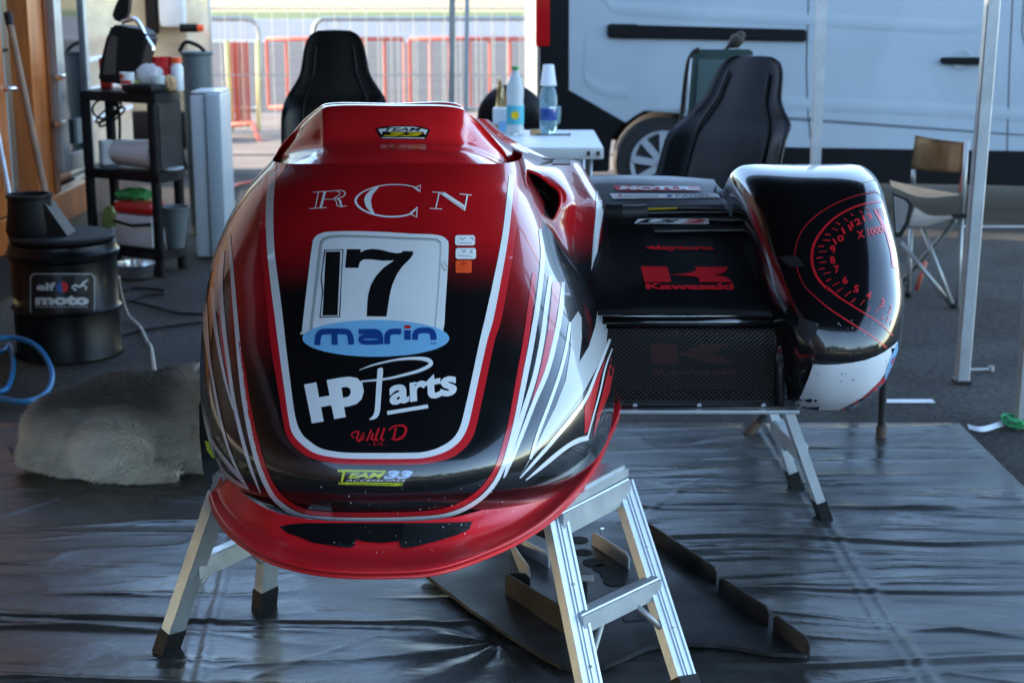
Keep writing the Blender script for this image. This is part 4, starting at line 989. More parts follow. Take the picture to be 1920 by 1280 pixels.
# ------------------------------------------------------------------ wheel fairing
WX = .81
wprof = [(770, 3.74), (752, 3.69), (720, 3.655), (670, 3.64), (600, 3.665), (520, 3.73), (440, 3.815), (385, 3.885), (350, 3.965), (328, 4.045), (315, 4.12), (308, 4.20), (305, 4.31), (305.5, 4.45)]
wc = [PY(1570, y, Y) for y, Y in wprof]
cz = catmull([(p.z, p.y) for p in wc], 8)
wt = np.array([(.445, .115, .085, .22), (.47, .14, .122, .26), (.52, .155, .155, .30), (.60, .165, .180, .32), (.70, .190, .196, .34), (.80, .205, .198, .36), (.90, .215, .185, .36), (.97, .220, .178, .34), (1.005, .205, .15, .30), (1.02, .17, .11, .26)])
zs_ = cz[:, 0]
K = []
for i, (z, Y0) in enumerate(cz):
    K.append([np.interp(z, wt[:, 0], wt[:, k]) for k in (1, 2, 3)])
K = np.array(K); ker = np.hanning(9); ker /= ker.sum()
K = np.stack([np.convolve(np.pad(K[:, k], 4, mode='edge'), ker, 'valid') for k in range(3)], 1)
rows = []
sw = np.linspace(-1, 1, 81)
for (z, Y0), (aL, aR, b) in zip(cz, K):
    ph = sw * math.pi / 2; n = 2.75
    sn = np.sign(ph) * np.abs(np.sin(ph)) ** (2 / n); cs = np.abs(np.cos(ph)) ** (2 / n)
    x = WX + np.where(sw < 0, aL, aR) * sn; y = Y0 + b * (1 - cs)
    ext = np.linspace(.08, 1, 8)
    yl = y[0] + np.maximum(4.95 - y[0], .05) * ext
    L_ = np.stack([np.full(8, x[0]) + .03 * ext, yl, np.full(8, z)], 1)[::-1]; R_ = np.stack([np.full(8, x[-1]) - .03 * ext, yl, np.full(8, z)], 1)
    rows.append(np.vstack([L_, np.stack([x, y, np.full(81, z)], 1), R_]))
last = rows[-1]
for f_, dz_ in ((.7, .0025), (.35, .004), (.0, .0045)):
    r_ = last.copy(); r_[:, 0] = WX - .02 + (last[:, 0] - WX + .02) * f_; r_[:, 1] = last[:, 1] + (4.95 - last[:, 1]) * (1 - f_) * .25; r_[:, 2] += dz_; rows.append(r_)
WF = np.array(rows)
WF[:, :, 2] -= np.maximum(0, WF[:, :, 1] - 4.20) * .50 * np.clip((WF[:, :, 2] - .45) / .5, 0, 1)
wf = obj('wheel_fairing', grid_bm(WF), M['gloss'], side, True, label='rounded black fairing over the sidecar wheel with red rev counter drawing')
TW = Target([WF]); kw = dict(parent=wf, T=TW)
zw6, zw7 = Z(1380, 300, 4.9235), Z(1440, 520, 4.571)
poly('white_panel', [zw7([(388, 742), (480, 748), (600, 744), (720, 730), (830, 708), (930, 672), (1000, 635), (1060, 590), (1110, 545), (1100, 640), (1040, 760), (960, 880), (880, 960), (800, 1030), (700, 1085), (560, 1158), (400, 1140), (215, 1118), (290, 1000), (345, 870)])], 'white', **kw)
poly('red_panel', [zw7([(800, 1032), (900, 945), (990, 850), (1040, 760), (1060, 700), (1090, 660), (1060, 760), (990, 900), (900, 1030), (800, 1120), (700, 1150), (560, 1160)])], 'redp', off=.0016, **kw)
poly('blue_mark', [zw7([(1108, 550), (1108, 620), (1060, 750), (1000, 880), (995, 840), (1040, 700)])], 'blue', off=.0018, **kw)
arc1 = zw6([(1460, 292), (1380, 290), (1200, 312), (1000, 370), (820, 460), (680, 570), (590, 690), (548, 830), (550, 920), (580, 1050), (640, 1170)]) + zw7([(420, 180), (520, 265), (640, 345), (750, 415), (900, 510), (1015, 602)])
strk('dial_outer_arc', arc1, [1.5] * 11 + [2, 2.4, 2.8, 3, 3.2, 3.4], 'redp', **kw)
arc2 = zw6([(1462, 408), (1420, 396), (1330, 388), (1200, 405), (1050, 455), (900, 545), (790, 660), (720, 780), (700, 900), (715, 1000), (760, 1100), (850, 1200)]) + zw7([(500, 80), (600, 165), (700, 230), (820, 305), (920, 365), (1000, 430), (1068, 502)])
strk('dial_arc', arc2, [3, 3, 3, 3, 3, 3.4, 4, 4.6, 5, 4.8, 4.4, 4] + [3.6, 3.4, 3.2, 3, 2.8, 2.6, 2.2], 'redp', **kw)
ticks = [zw6([a, b]) for a, b in (((1372, 422), (1378, 442)), ((1205, 442), (1218, 465)), ((1140, 470), (1165, 497)), ((1060, 497), (1083, 517)), ((990, 540), (1035, 570)), ((920, 580), (962, 598)), ((880, 632), (940, 652)), ((820, 688), (872, 692)), ((804, 744), (872, 744)), ((758, 800), (812, 797)), ((766, 850), (838, 845)), ((740, 908), (800, 900)), ((764, 952), (838, 940)), ((764, 1012), (820, 1000)), ((808, 1056), (876, 1034)), ((832, 1120), (880, 1098)), ((890, 1162), (952, 1130)), ((930, 1220), (976, 1190)), ((1002, 1258), (1060, 1216)))] + \
        [zw7([a, b]) for a, b in (((590, 128), (634, 98)), ((660, 162), (708, 122)), ((712, 214), (748, 184)), ((790, 240), (826, 194)), ((852, 290), (876, 254)), ((920, 308), (946, 260)), ((972, 362), (990, 326)), ((1016, 384), (1032, 330)), ((1046, 410), (1056, 370)))]
strks('dial_ticks', [(t, 2.2 if k % 2 else 1.5, 1) for k, t in enumerate(ticks)], 'redp', **kw)
def numeral(body, c, w_, h_, rot, off=.0014):
    ca, sa = math.cos(R(rot)), math.sin(R(rot))
    words('dial_numeral', body, [(c[0] + x * ca - y * sa, c[1] + x * sa + y * ca) for x, y in ((-w_, -h_), (w_, -h_), (w_, h_), (-w_, h_))], 'redp', off=off, bold=.03, step=10, **kw)
for b_, c_, w_, h_, r_ in (('13', (1210, 530), 9, 6, -22), ('12', (1105, 580), 10, 6.2, -24), ('11', (1020, 642), 9, 6.2, -25), ('10', (947, 735), 10, 6.2, -28), ('9', (895, 826), 5, 7, -24), ('8', (890, 925), 5, 7, -14), ('7', (930, 1010), 5, 7, -10), ('6', (1005, 1110), 5, 7, -5), ('5', (1110, 1190), 5, 7, 8)):
    numeral(b_, zw6([c_])[0], w_, h_, r_)
for b_, c_, w_, h_, r_ in (('4', (862, 155), 5, 8, 12), ('3', (977, 222), 4, 9, 14), ('2', (1046, 272), 2.6, 8, 16)): numeral(b_, zw7([c_])[0], w_, h_, r_)
numeral('X 1000', zw6([(1235, 668)])[0], 25, 7.5, -14)
poly('dial_needle', [zw6([(1265, 458), (1285, 450), (1340, 545), (1380, 600), (1430, 740), (1475, 900), (1482, 1008), (1440, 990), (1418, 830), (1380, 690), (1350, 620)])], 'redp', **kw)
strks('dial_needle', [(zw6([(1300, 445), (1350, 560)]), 1.4, 1), (zw6([(1320, 445), (1370, 550)]), 1, 1), (zw6([(1338, 440), (1372, 520)]), 1, 1)], 'redp', **kw)
poly('black_tape', [zw6([(390, 895), (560, 880), (636, 985), (500, 992)])], 'tape', off=.002, **kw)
poly('black_tape', [zw7([(270, 345), (440, 395), (405, 500), (330, 560), (250, 480)])], 'tape', off=.002, **kw)
bm = NB()
for k in range(30):
    x, y = (rc.uniform(1530, 1640), rc.uniform(575, 672)) if k < 18 else (rc.uniform(1470, 1500), rc.uniform(690, 765))
    r_ = rc.choice((.5, .6, .8, 1.1)); vv = [bm.verts.new((x + r_ * math.cos(a) * rc.uniform(.6, 1.3), y + r_ * math.sin(a) * rc.uniform(.6, 1.3), 0)) for a in np.linspace(0, 2 * math.pi, 6, endpoint=False)]; bm.faces.new(vv)
o = lay('stone_chips', bm, TW, M['white'], wf, .002, 400); o['kind'] = 'stuff'
bm = NB()
for k in range(9):
    x, y = rc.uniform(1520, 1640), rc.uniform(695, 755); r_ = rc.choice((.5, .8, 1.2)); vv = [bm.verts.new((x + r_ * 1.8 * math.cos(a) * rc.uniform(.6, 1.3), y + r_ * math.sin(a) * rc.uniform(.6, 1.3), 0)) for a in np.linspace(0, 2 * math.pi, 6, endpoint=False)]; bm.faces.new(vv)
o = lay('paint_chips', bm, TW, M['blackp'], wf, .002, 400); o['kind'] = 'stuff'
# tail plate glimpsed behind the fairing
bm = NB(); prism(bm, [PY(*p, 4.62) for p in ((1676, 362), (1702, 372), (1711, 384), (1704, 420), (1690, 445), (1680, 445))], (0, .02, 0)); obj('tail_plate_edge', bm, M['rubber'], side)
bm = NB(); prism(bm, [PY(*p, 4.612) for p in ((1676, 367), (1698, 376), (1704, 385), (1698, 415), (1686, 436), (1680, 436))], (0, .006, 0)); obj('tail_plate', bm, M['steel'], side)
# sidecar wheel and the drive side wheel inside the bodywork
for c_, r_, wd in (((.80, 4.22, .66), .235, .17), ((XC, 3.28, .62), .20, .17), ((XC, 4.55, .66), .235, .22)):
    bm = NB(); lathe(bm, Vector(c_), [(.06, -wd / 2), (r_ - .05, -wd / 2), (r_ - .01, -wd / 2 + .02), (r_, -wd / 4), (r_, wd / 4), (r_ - .01, wd / 2 - .02), (r_ - .05, wd / 2), (.06, wd / 2)], 28, Vector((1, 0, 0)))
    wl = obj('wheel', bm, M['tyre'], side, True, auto=40)
bm = NB(); box(bm, (.22, 4.2, .4475), (.98, .84, .010)); obj('chassis_floor', bm, M['satin'], side)
# ================================================================== TRESTLES
RAIL = [(-.029, -.013), (-.029, .013), (-.022, .013), (-.021, .010), (-.008, .010), (-.007, .013), (-.003, .013), (-.002, .010), (.002, .010), (.003, .013), (.007, .013), (.008, .010), (.021, .010), (.022, .013), (.029, .013), (.029, -.013)]
def trestle(label, feet, tops, rail_w=1.0):
    """feet / tops: left-front, left-rear, right-front, right-rear"""
    feet = [Vector(p) for p in feet]; tops = [Vector(p) for p in tops]
    c = sum(feet, Vector()) / 4
    t = thing('work_platform', label, 'work platform', (c.x, c.y, 0))
    for a, b in ((0, 1), (2, 3)):
        wdir = (feet[b] - feet[a]).normalized()
        outw = Vector((wdir.y, -wdir.x, 0))
        if outw.dot(feet[a] - c) < 0: outw = -outw
        prof = [(u * rail_w * .86, -v * 1.0) for u, v in RAIL]
        for k in (a, b):
            d = (tops[k] - feet[k]); f0 = feet[k] + d * (.05 / d.length)
            bm = NB(); uu, vv = frame_of(d, wdir)
            sgn = 1 if vv.dot(outw) < 0 else -1
            beam(bm, f0, tops[k], [(u, v * sgn) for u, v in prof], wdir); obj('rail', bm, M['alu'], t)
            bm = NB(); beam(bm, feet[k], f0 + d * (.012 / d.length), rect(.055 * rail_w, .032), wdir); ft = obj('rubber_foot', bm, M['rubber'], t)
            bm = NB(); p = feet[k] + d * (.032 / d.length) + outw * .016; cyl(bm, p, p + outw * .004, .006, seg=8); obj('foot_rivet', bm, M['steel'], ft)
            for s_ in (.34, .70):
                p = feet[k].lerp(tops[k], s_) + outw * .012; bm = NB(); cyl(bm, p, p + outw * .004, .005, seg=8); obj('rivet', bm, M['steel'], t)
        for s_, hh in ((.52, .04), (.965, .05)):
            p, q_ = feet[a].lerp(tops[a], s_), feet[b].lerp(tops[b], s_)
            bm = NB(); beam(bm, p, q_, [(-hh / 2, -.018), (hh / 2, -.018), (hh / 2, -.014), (hh / 2 + .003, -.012), (hh / 2 + .003, .012), (hh / 2, .014), (hh / 2, .018), (-hh / 2, .018)], (0, 0, 1)); obj('step', bm, M['alu'], t)
        # braces under the step
        for k, o2 in ((a, b), (b, a)):
            p = feet[k].lerp(tops[k], .30); q_ = feet[k].lerp(tops[k], .50).lerp(feet[o2].lerp(tops[o2], .50), .32)
            bm = NB(); cyl(bm, p, q_, .007, seg=8); obj('brace', bm, M['galv'], t, True)
        for k in (a, b):
            p = tops[k]; bm = NB(); box(bm, p + Vector((0, 0, -.02)) - outw * .012, (.05, .05, .05), Matrix((wdir, Vector((-wdir.y, wdir.x, 0)), Vector((0, 0, 1)))).transposed(), .004); obj('hinge', bm, M['satin'], t)
    z1 = tops[0].z
    P4 = [tops[0], tops[2], tops[3], tops[1]]
    pts = [Vector((p.x, p.y, z1 + .008)) for p in P4]
    cc = sum(pts, Vector()) / 4; pts = [p + (p - cc).normalized() * .02 for p in pts]
    bm = NB(); prism(bm, pts, (0, 0, .034)); bmesh.ops.bevel(bm, geom=bm.edges[:], offset=.008, segments=2, affect='EDGES'); obj('platform_deck', bm, M['alu'], t)
    return t
fe = [G(310, 1222), G(495, 1142), G(1128, 1395), G(1299, 1322)]
to = [PY(412, 905, 3.23), PY(519, 950, 3.44), G(1040, 968, .395), G(1165, 903, .395)]
for p in to: p.z = .395
trestle('silver aluminium folding platform with black feet under the nose of the racing sidecar', fe, to)
f2 = [(-.12, 4.15, 0), (-.09, 4.42, 0), tuple(G(1548, 975)), tuple(G(1495, 918))]
f2[2] = (f2[2][0], 4.15, 0); f2[3] = (f2[3][0], 4.42, 0)
t2 = [(.04, 4.15, .385), (.05, 4.42, .385), (f2[2][0] - .145, 4.15, .385), (f2[3][0] - .135, 4.42, .385)]
trestle('silver aluminium folding platform with black feet under the radiator deck beside the wheel fairing', f2, t2)
# dark stand under the back of the machine
st = thing('steel_stand', 'rusty dark steel stand with splayed legs behind the black wheel fairing', 'stand', (1.0, 5.0, 0))
a, b = G(1402, 815), G(1652, 822)
for p, q_ in ((a, PY(1462, 740, a.y)), (b, b + Vector((-.006, 0, .44))), (a + Vector((.06, .42, 0)), a + Vector((.12, .38, .44))), (b + Vector((0, .42, 0)), b + Vector((-.02, .38, .44)))):
    q_ = p + (q_ - p) * ((.44 - p.z) / (q_.z - p.z))
    bm = NB(); cyl(bm, p + (q_ - p) * .06, q_, .013, seg=10); lg = obj('leg', bm, M['satin'], st, True, auto=40)
    bm = NB(); cyl(bm, p, p + (q_ - p) * .10, .018, seg=10); obj('leg_sleeve', bm, mat('rusty_steel', (.10, .065, .045), .7, var=.3, scale=30), lg, True, auto=40)
bm = NB(); box(bm, ((a.x + b.x) / 2 - .02, 5.2, .445), (.40, .46, .03), bev=.006); obj('top', bm, M['satin'], st)

# ================================================================== BELLY PAN on the ground sheet
zp = Z(760, 820, 2.4)
pan = thing('belly_pan', 'black removed belly pan with upturned flanges lying on the creased ground sheet', 'belly pan', (.3, 3.6, .012))
pz_ = .020
outl = zp([(70, 612), (300, 792), (500, 925), (620, 1000), (700, 1042), (780, 1060), (900, 1042), (1000, 1000), (1080, 962), (1180, 940), (1300, 940), (1400, 945), (1500, 960), (1650, 985), (1800, 992), (1826, 965), (1690, 830), (1640, 790), (1415, 650), (1250, 520), (1090, 412), (700, 380), (420, 420), (200, 520)])
bm = NB(); prism(bm, [G(x, y, pz_) for x, y in outl], (0, 0, .010)); obj('pan_floor', bm, M['carbon'], pan)
def flange(pts, h0, h1, th=.004):
    P_ = [G(x, y, pz_ + .01) for x, y in zp(pts)]; n = len(P_)
    d = (P_[-1] - P_[0]).normalized(); nn = Vector((d.y, -d.x, 0)) * th
    outl_ = P_ + [P_[-1] + Vector((0, 0, h1)), P_[-1] - d * .015 + Vector((0, 0, h1 + .012)), P_[0] + d * .015 + Vector((0, 0, h0 + .010)), P_[0] + Vector((0, 0, h0))]
    bm = NB(); prism(bm, outl_, nn); return bm
for pts, a, b in (([(1090, 440), (1405, 660)], .03, .030), ([(1415, 690), (1640, 850)], .030, .034), ([(1660, 870), (1822, 985)], .034, .030)):
    obj('side_flange', flange(pts, a, b), M['carbon'], pan)
for pts, a, b in (([(455, 700), (720, 880)], .045, .050), ([(560, 720), (455, 700)], .05, .045), ([(480, 500), (562, 715)], .012, .060), ([(845, 480), (1010, 590)], .028, .028), ([(480, 490), (650, 585)], .028, .028)):
    obj('bracket', flange(pts, a, b), M['satin'] if a > .03 else M['aluflat'], pan)
bm = NB(); p = G(*zp([(800, 660)])[0], .05); box(bm, p, (.02, .05, .05), bev=.004); obj('clip', bm, M['satin'], pan)
bm = NB(); p = G(*zp([(820, 632)])[0], .078); box(bm, p, (.03, .025, .008), bev=.002); obj('clip', bm, M['galv'], pan)
for x, y, rx in ((780, 460, 14), (850, 562, 16), (892, 588, 15), (930, 618, 16), (940, 648, 15), (800, 515, 12)):
    p = G(*zp([(x, y)])[0], .0312); bm = NB(); lathe(bm, p, [(0, 0), (rx * .0019, 0), (rx * .0019, .0006), (0, .0006)], 16); obj('drain_hole', bm, M['dark'], pan)
for x, y in ((886, 440), (518, 462), (1010, 742)):
    p = G(*zp([(x, y)])[0], .05); bm = NB(); cyl(bm, p, p + Vector((0, 0, .02)), .006, seg=8); obj('stud', bm, M['steel'], pan)
bm = NB(); prism(bm, [G(x, y, .0305) for x, y in zp([(975, 805), (1120, 793), (1115, 815), (985, 828)])], (0, 0, .002)); obj('patch', bm, M['satin'], pan)

# ================================================================== CHAIRS
def bucket_chair(label, loc, yaw, recline, seat_z=.50, arms=True, dz=0.0):
    """high-backed car-type bucket seat on a swivel base; faces -Y in its own frame"""
    t = thing('bucket_chair', label, 'chair', loc, yaw)
    hs = [0, .10, .22, .34, .44, .50, .55, .60, .66, .72, .765, .785]
    ws = [.20, .222, .232, .235, .230, .212, .180, .152, .140, .128, .105, .070]
    def surf(front):
        g = []
        for hgt, wd in zip(hs, ws):
            r = []
            for k in range(-8, 9):
                u = k / 8
                wing = (abs(u) ** 5) * (.075 if hgt < .5 else .02)
                cush = .018 * math.cos(u * math.pi * .5) + (.006 * math.sin(hgt * 60) if hgt < .48 and abs(u) < .6 else 0)
                y = (-wing - cush - .03) if front else (.045 * (1 - u * u * .9) - .02 - wing * .9)
                z = hgt
                yy = y + z * math.sin(recline); zz = z * math.cos(recline) + seat_z
                r.append((u * wd, yy + .18, zz))
            g.append(r)
        return g
    A, B = surf(True), surf(False)
    rows_ = [a + b[::-1] + [a[0]] for a, b in zip(A, B)]
    top = [tuple(sum(np.array(p) for p in rows_[-1]) / len(rows_[-1]) + np.array((0, 0, .004)))] * len(rows_[-1])
    P_ = smooth_surface([[tuple(p) for p in r] for r in rows_], 3, 1)
    bm = grid_bm(list(P_) + [np.array(top)]); bmesh.ops.remove_doubles(bm, verts=bm.verts[:], dist=.0005); obj('backrest', bm, M['leather'], t, True, local=True)
    for s_ in (-1, 1):   # side seam piping
        pts = [(s_ * w_ * .62, -.055 + hh * math.sin(recline) + .18, hh * math.cos(recline) + seat_z) for hh, w_ in list(zip(hs, ws))[1:10]]
        bm = NB(); tube(bm, catmull(pts, 3), .006, 6); obj('seam', bm, M['leather'], t, True, local=True)
    bm = NB(); box(bm, (0, -.06, seat_z - .05), (.46, .50, .13), bev=.05); obj('seat', bm, M['leather'], t, True, auto=50, local=True)
    if arms:
        for s_ in (-1, 1):
            bm = NB(); box(bm, (s_ * .29, -.06, seat_z + .20), (.055, .30, .035), bev=.012); ar = obj('armrest', bm, M['plast'], t, True, auto=50, local=True)
            bm = NB(); tube(bm, [(s_ * .29, -.04, seat_z + .19), (s_ * .29, .0, seat_z + .02), (s_ * .20, .0, seat_z - .06)], .016, 8); obj('arm_post', bm, M['plast'], ar, True, local=True)
    bm = NB(); cyl(bm, (0, -.04, .10), (0, -.04, seat_z - .09), .03); obj('column', bm, M['satin'], t, True, auto=40, local=True)
    for k in range(5):
        a_ = k * 2 * math.pi / 5 + .3
        bm = NB(); beam(bm, (0, -.04, .11), (.29 * math.cos(a_), -.04 + .29 * math.sin(a_), .07), rect(.04, .03), (0, 0, 1)); lg = obj('base_arm', bm, M['plast'], t, local=True)
        bm = NB(); c_ = (.29 * math.cos(a_), -.04 + .29 * math.sin(a_), .03); lathe(bm, c_, [(0, -.02), (.026, -.02), (.03, 0), (.026, .02), (0, .02)], 12, Vector((math.sin(a_), -math.cos(a_), 0))); obj('castor', bm, M['rubber'], lg, True, local=True)
    return t
pc = PY(632, 160, 6.75)
bucket_chair('upright black bucket chair standing behind the red cowl, seen against the barriers', (pc.x, 6.6, 0), R(4), R(8), seat_z=.50, arms=False)
pc = PY(1372, 250, 6.35)
bucket_chair('reclined black bucket chair turned sideways between the white table and the van', (pc.x - .17, 6.40, 0), R(-36), R(26), seat_z=.385).scale = (1.22, 1.15, 1.07)
# rounded black chair behind the table
t = thing('round_back_chair', 'black round-backed chair mostly hidden behind the white table and bottles', 'chair', (PY(955, 220, 8.7).x, 8.6, 0))
cpx = PY(958, 236, 8.7); bm = NB(); ball(bm, (cpx.x, 8.72, .74), (.19, .05, .19), u=20, v=12); obj('backrest', bm, M['leather'], t, True)
bm = NB(); box(bm, (cpx.x, 8.5, .45), (.42, .42, .06), bev=.02); obj('seat', bm, M['leather'], t)
for sx in (-.17, .17):
    for sy in (8.33, 8.68):
        bm = NB(); cyl(bm, (cpx.x + sx, sy, 0), (cpx.x + sx, sy, .44), .012, seg=8); obj('leg', bm, M['satin'], t, True)
# tall dark green camping chair with a bird on it
GY = 7.35
gcx = thing('camping_chair', 'dark green mesh camping chair behind the reclined black bucket chair', 'chair', (PY(1345, 200, GY).x, GY, 0))
pa, pb = PY(1292, 100, GY), PY(1420, 100, GY); pc_ = PY(1270, 300, GY)
bm = NB(); prism(bm, [PY(1300, 98, GY), PY(1308, 93, GY), PY(1405, 93, GY), PY(1412, 98, GY), PY(1408, 300, GY), PY(1282, 300, GY)], (0, .018, 0)); obj('back_cloth', bm, M['fabgreen'], gcx)
bm = NB(); prism(bm, [PY(1310, 112, GY - .004), PY(1395, 112, GY - .004), PY(1392, 250, GY - .004), PY(1300, 250, GY - .004)], (0, .003, 0)); obj('mesh_insert', bm, mat('grey_green_mesh', (.07, .12, .12), .7), gcx)
bm = NB(); tube(bm, catmull([tuple(PY(x, y, GY - .01)) for x, y in ((1268, 330), (1278, 220), (1288, 130), (1298, 100), (1312, 92))], 4), .011, 8); obj('frame_tube', bm, M['satin'], gcx, True)
bm = NB(); tube(bm, [tuple(PY(1296, 110, GY - .022)), tuple(PY(1283, 210, GY - .022))], .005, 6); obj('frame_glint', bm, M['aluflat'], gcx, True)
for px in (1268, 1425):
    p = PY(px, 330, GY); bm = NB(); cyl(bm, (p.x, GY - .02, 0), (p.x, GY, p.z), .011, seg=8); obj('leg', bm, M['satin'], gcx, True)
    bm = NB(); cyl(bm, (p.x, GY - .45, 0), (p.x, GY - .02, p.z), .011, seg=8); obj('leg', bm, M['satin'], gcx, True)
bm = NB(); prism(bm, [(PY(1275, 330, GY).x, GY - .42, .44), (PY(1420, 330, GY).x, GY - .42, .44), (PY(1420, 330, GY).x, GY, .40), (PY(1275, 330, GY).x, GY, .40)], (0, 0, .012)); obj('seat_cloth', bm, M['fabgreen'], gcx)
# sparrow
bp = PY(1382, 78, GY + .01); s = .0025
br = thing('sparrow', 'small brown bird perched on the back of the green camping chair', 'bird', tuple(PY(1383, 93, GY + .01)))
bm = NB()
spine = [(1357, 96, .006), (1366, 88, .010), (1374, 82, .026), (1381, 76, .032), (1386, 71, .028), (1389, 66, .019), (1391, 64, .015)]
tube(bm, [PY(x, y, GY + .01) for x, y, r_ in catmull(spine, 4)], [r_ for _, _, r_ in catmull(spine, 4)], 12); ball(bm, PY(1389, 67, GY + .01), .021)
obj('body', bm, M['bird'], br, True)
bm = NB(); cyl(bm, PY(1394, 67, GY + .01), PY(1400, 69, GY + .01), .006, .001, 8); obj('beak', bm, M['satin'], br)
for dx in (0, 4):
    bm = NB(); cyl(bm, PY(1381 + dx, 82, GY + .01), PY(1382 + dx, 93, GY + .01), .002, seg=6); obj('leg', bm, M['bird'], br)
# tan folding chair on the right
fc = thing('folding_chair', 'tan canvas folding armchair with thin pale legs standing by the canopy leg', 'chair', (1.85, 7.3, 0))
bm = grid_bm(smooth_surface([[tuple(PY(1716, 254, 7.35)), tuple(PY(1762, 262, 7.42)), tuple(PY(1812, 268, 7.15))], [tuple(PY(1712, 285, 7.35)), tuple(PY(1758, 294, 7.44)), tuple(PY(1807, 298, 7.15))], [tuple(PY(1708, 315, 7.35)), tuple(PY(1755, 322, 7.42)), tuple(PY(1801, 324, 7.15))]], 4, 5))
bmesh.ops.solidify(bm, geom=bm.faces[:], thickness=.012); obj('back_canvas', bm, M['canvas'], fc, True)
fcf = G(1789, 577); fcb = G(1712, 556)
def rod(nm, a, b, r_=.011, m='galv', par=fc):
    bm = NB(); cyl(bm, a, b, r_, seg=8); return obj(nm, bm, M[m], par, True)
rod('back_post', PY(1813, 262, 7.15), PY(1803, 410, 7.12)); rod('leg', PY(1803, 410, 7.12), G(1795, 575)); rod('back_post', PY(1713, 318, 7.35), PY(1712, 345, 7.34))
rod('leg', PY(1708, 430, 7.35), G(1703, 556)); rod('brace', PY(1730, 428, 7.2), G(1788, 577)); rod('brace', PY(1792, 414, 7.12), G(1690, 530)); rod('brace', PY(1690, 455, 7.2), G(1786, 574))
rod('red_strap', PY(1812, 290, 7.2), PY(1800, 360, 7.16), .008, 'redbar'); rod('red_strap', PY(1735, 490, 7.3), PY(1718, 545, 7.3), .012, 'redbar')
bm = grid_bm(smooth_surface([[tuple(PY(1668, 338, 7.2)), tuple(PY(1730, 352, 7.2)), tuple(PY(1800, 364, 7.15))], [tuple(PY(1672, 350, 7.0)), tuple(PY(1728, 370, 7.0)), tuple(PY(1798, 366, 7.0))]], 4, 6)); obj('arm_canvas', bm, M['canvas'], fc, True)
bm = grid_bm(smooth_surface([[tuple(PY(1715, 388, 7.55)), tuple(PY(1745, 404, 7.5)), tuple(PY(1800, 404, 7.4))], [tuple(PY(1704, 424, 7.1)), tuple(PY(1735, 424, 7.05)), tuple(PY(1792, 408, 7.0))]], 4, 6)); bmesh.ops.solidify(bm, geom=bm.faces[:], thickness=.008); obj('seat_canvas', bm, mat('pale_canvas', (.42, .36, .28), .9, var=.15, scale=10), fc, True)
for p in (G(1789, 577), G(1703, 556)):
    bm = NB(); cyl(bm, p, p + Vector((0, 0, .02)), .018, seg=10); obj('foot', bm, M['rubber'], fc)
bm = NB(); box(bm, PY(1806, 404, 7.1), (.10, .03, .02), bev=.004); obj('joint', bm, M['rubber'], fc)

# ================================================================== TABLE and what stands on it
TZ = .76
tb = thing('camping_table', 'white worn camping table carrying bottles and cups behind the shoulder panel', 'table', (.0, 7.4, 0))
y0 = G(1000, 276, TZ).y; x1 = G(1132, 276, TZ).x
bm = NB(); box(bm, (x1 - .45, y0 + .42, TZ - .028), (.90, .84, .055), bev=.008); obj('table_top', bm, M['wplast'], tb, True, auto=40)
for dx in (-.06, -.84):
    for dy in (.06, .78):
        bm = NB(); cyl(bm, (x1 + dx, y0 + dy, 0), (x1 + dx, y0 + dy, TZ - .05), .014, seg=8); obj('leg', bm, M['aluflat'], tb, True)
for px in (1104, 1122):
    p = PY(px, 288, y0 - .003); bm = NB(); box(bm, p, (.012, .006, .02)); obj('catch', bm, M['satin'], tb)
def bottle(label, px, py, prof, m, lab, cap=None, cup=False, scale=1.0):
    p = G(px, py, TZ); t = thing('water_bottle', label, 'bottle', tuple(p))
    bm = NB(); lathe(bm, p, [(r_ * scale, h_ * scale) for r_, h_ in prof], 24); obj('bottle_body', bm, M[m], t, True)
    z0, z1, m2, rr_ = lab; bm = NB(); lathe(bm, p, [(rr_ * .99, z0), (rr_, z0 + .002), (rr_, z1 - .002), (rr_ * .99, z1)], 24); lb = obj('label_wrap', bm, M[m2], t, True, auto=40)
    return t, p, lb
sh1 = [(.030, 0), (.041, .006), (.042, .03), (.040, .05), (.042, .07), (.042, .14), (.039, .165), (.042, .19), (.042, .22), (.036, .255), (.022, .29), (.014, .305), (.014, .315)]
t, p, lb = bottle('water bottle with green cap and teal label bearing a yellow sun', 966, 254, sh1, 'milky', (.055, .145, 'tealp', .0428))
bm = NB(); cyl(bm, p + Vector((0, 0, .313)), p + Vector((0, 0, .330)), .017, seg=16); obj('cap', bm, M['green'], t, True, auto=40)
bm = NB(); lathe(bm, p + Vector((0, -.0432, .10)), [(0, 0), (.02, 0), (.02, .001), (0, .001)], 20, Vector((0, -1, 0))); obj('sun_print', bm, M['gold'], lb)
sh2 = [(.030, 0), (.042, .006), (.043, .04), (.043, .17), (.038, .20), (.026, .235), (.018, .25), (.016, .26), (.016, .28)]
t, p, lb = bottle('clear blue water bottle with dark label and a white cup upturned over its neck', 1028, 250, sh2, 'water', (.065, .125, 'navy', .0438))
o = thing('paper_cup', 'white cup placed upside down on the clear blue water bottle', 'cup', tuple(p + Vector((0, 0, .232))))
bm = NB(); lathe(bm, p + Vector((0, 0, .232)), [(.040, 0), (.041, .003), (.038, .006), (.026, .098), (.024, .10)], 24); obj('cup_wall', bm, M['wplast'], o, True, auto=40)
p = G(938, 250, TZ); t = thing('printed_carton', 'white and blue printed carton beside the teal labelled bottle', 'carton', tuple(p))
bm = NB(); box(bm, p + Vector((0, 0, .062)), (.072, .06, .124), bev=.004); ct = obj('carton_body', bm, M['wplast'], t)
bm = NB(); box(bm, p + Vector((.012, -.0315, .035)), (.04, .002, .05)); obj('blue_print', bm, M['blue'], ct)
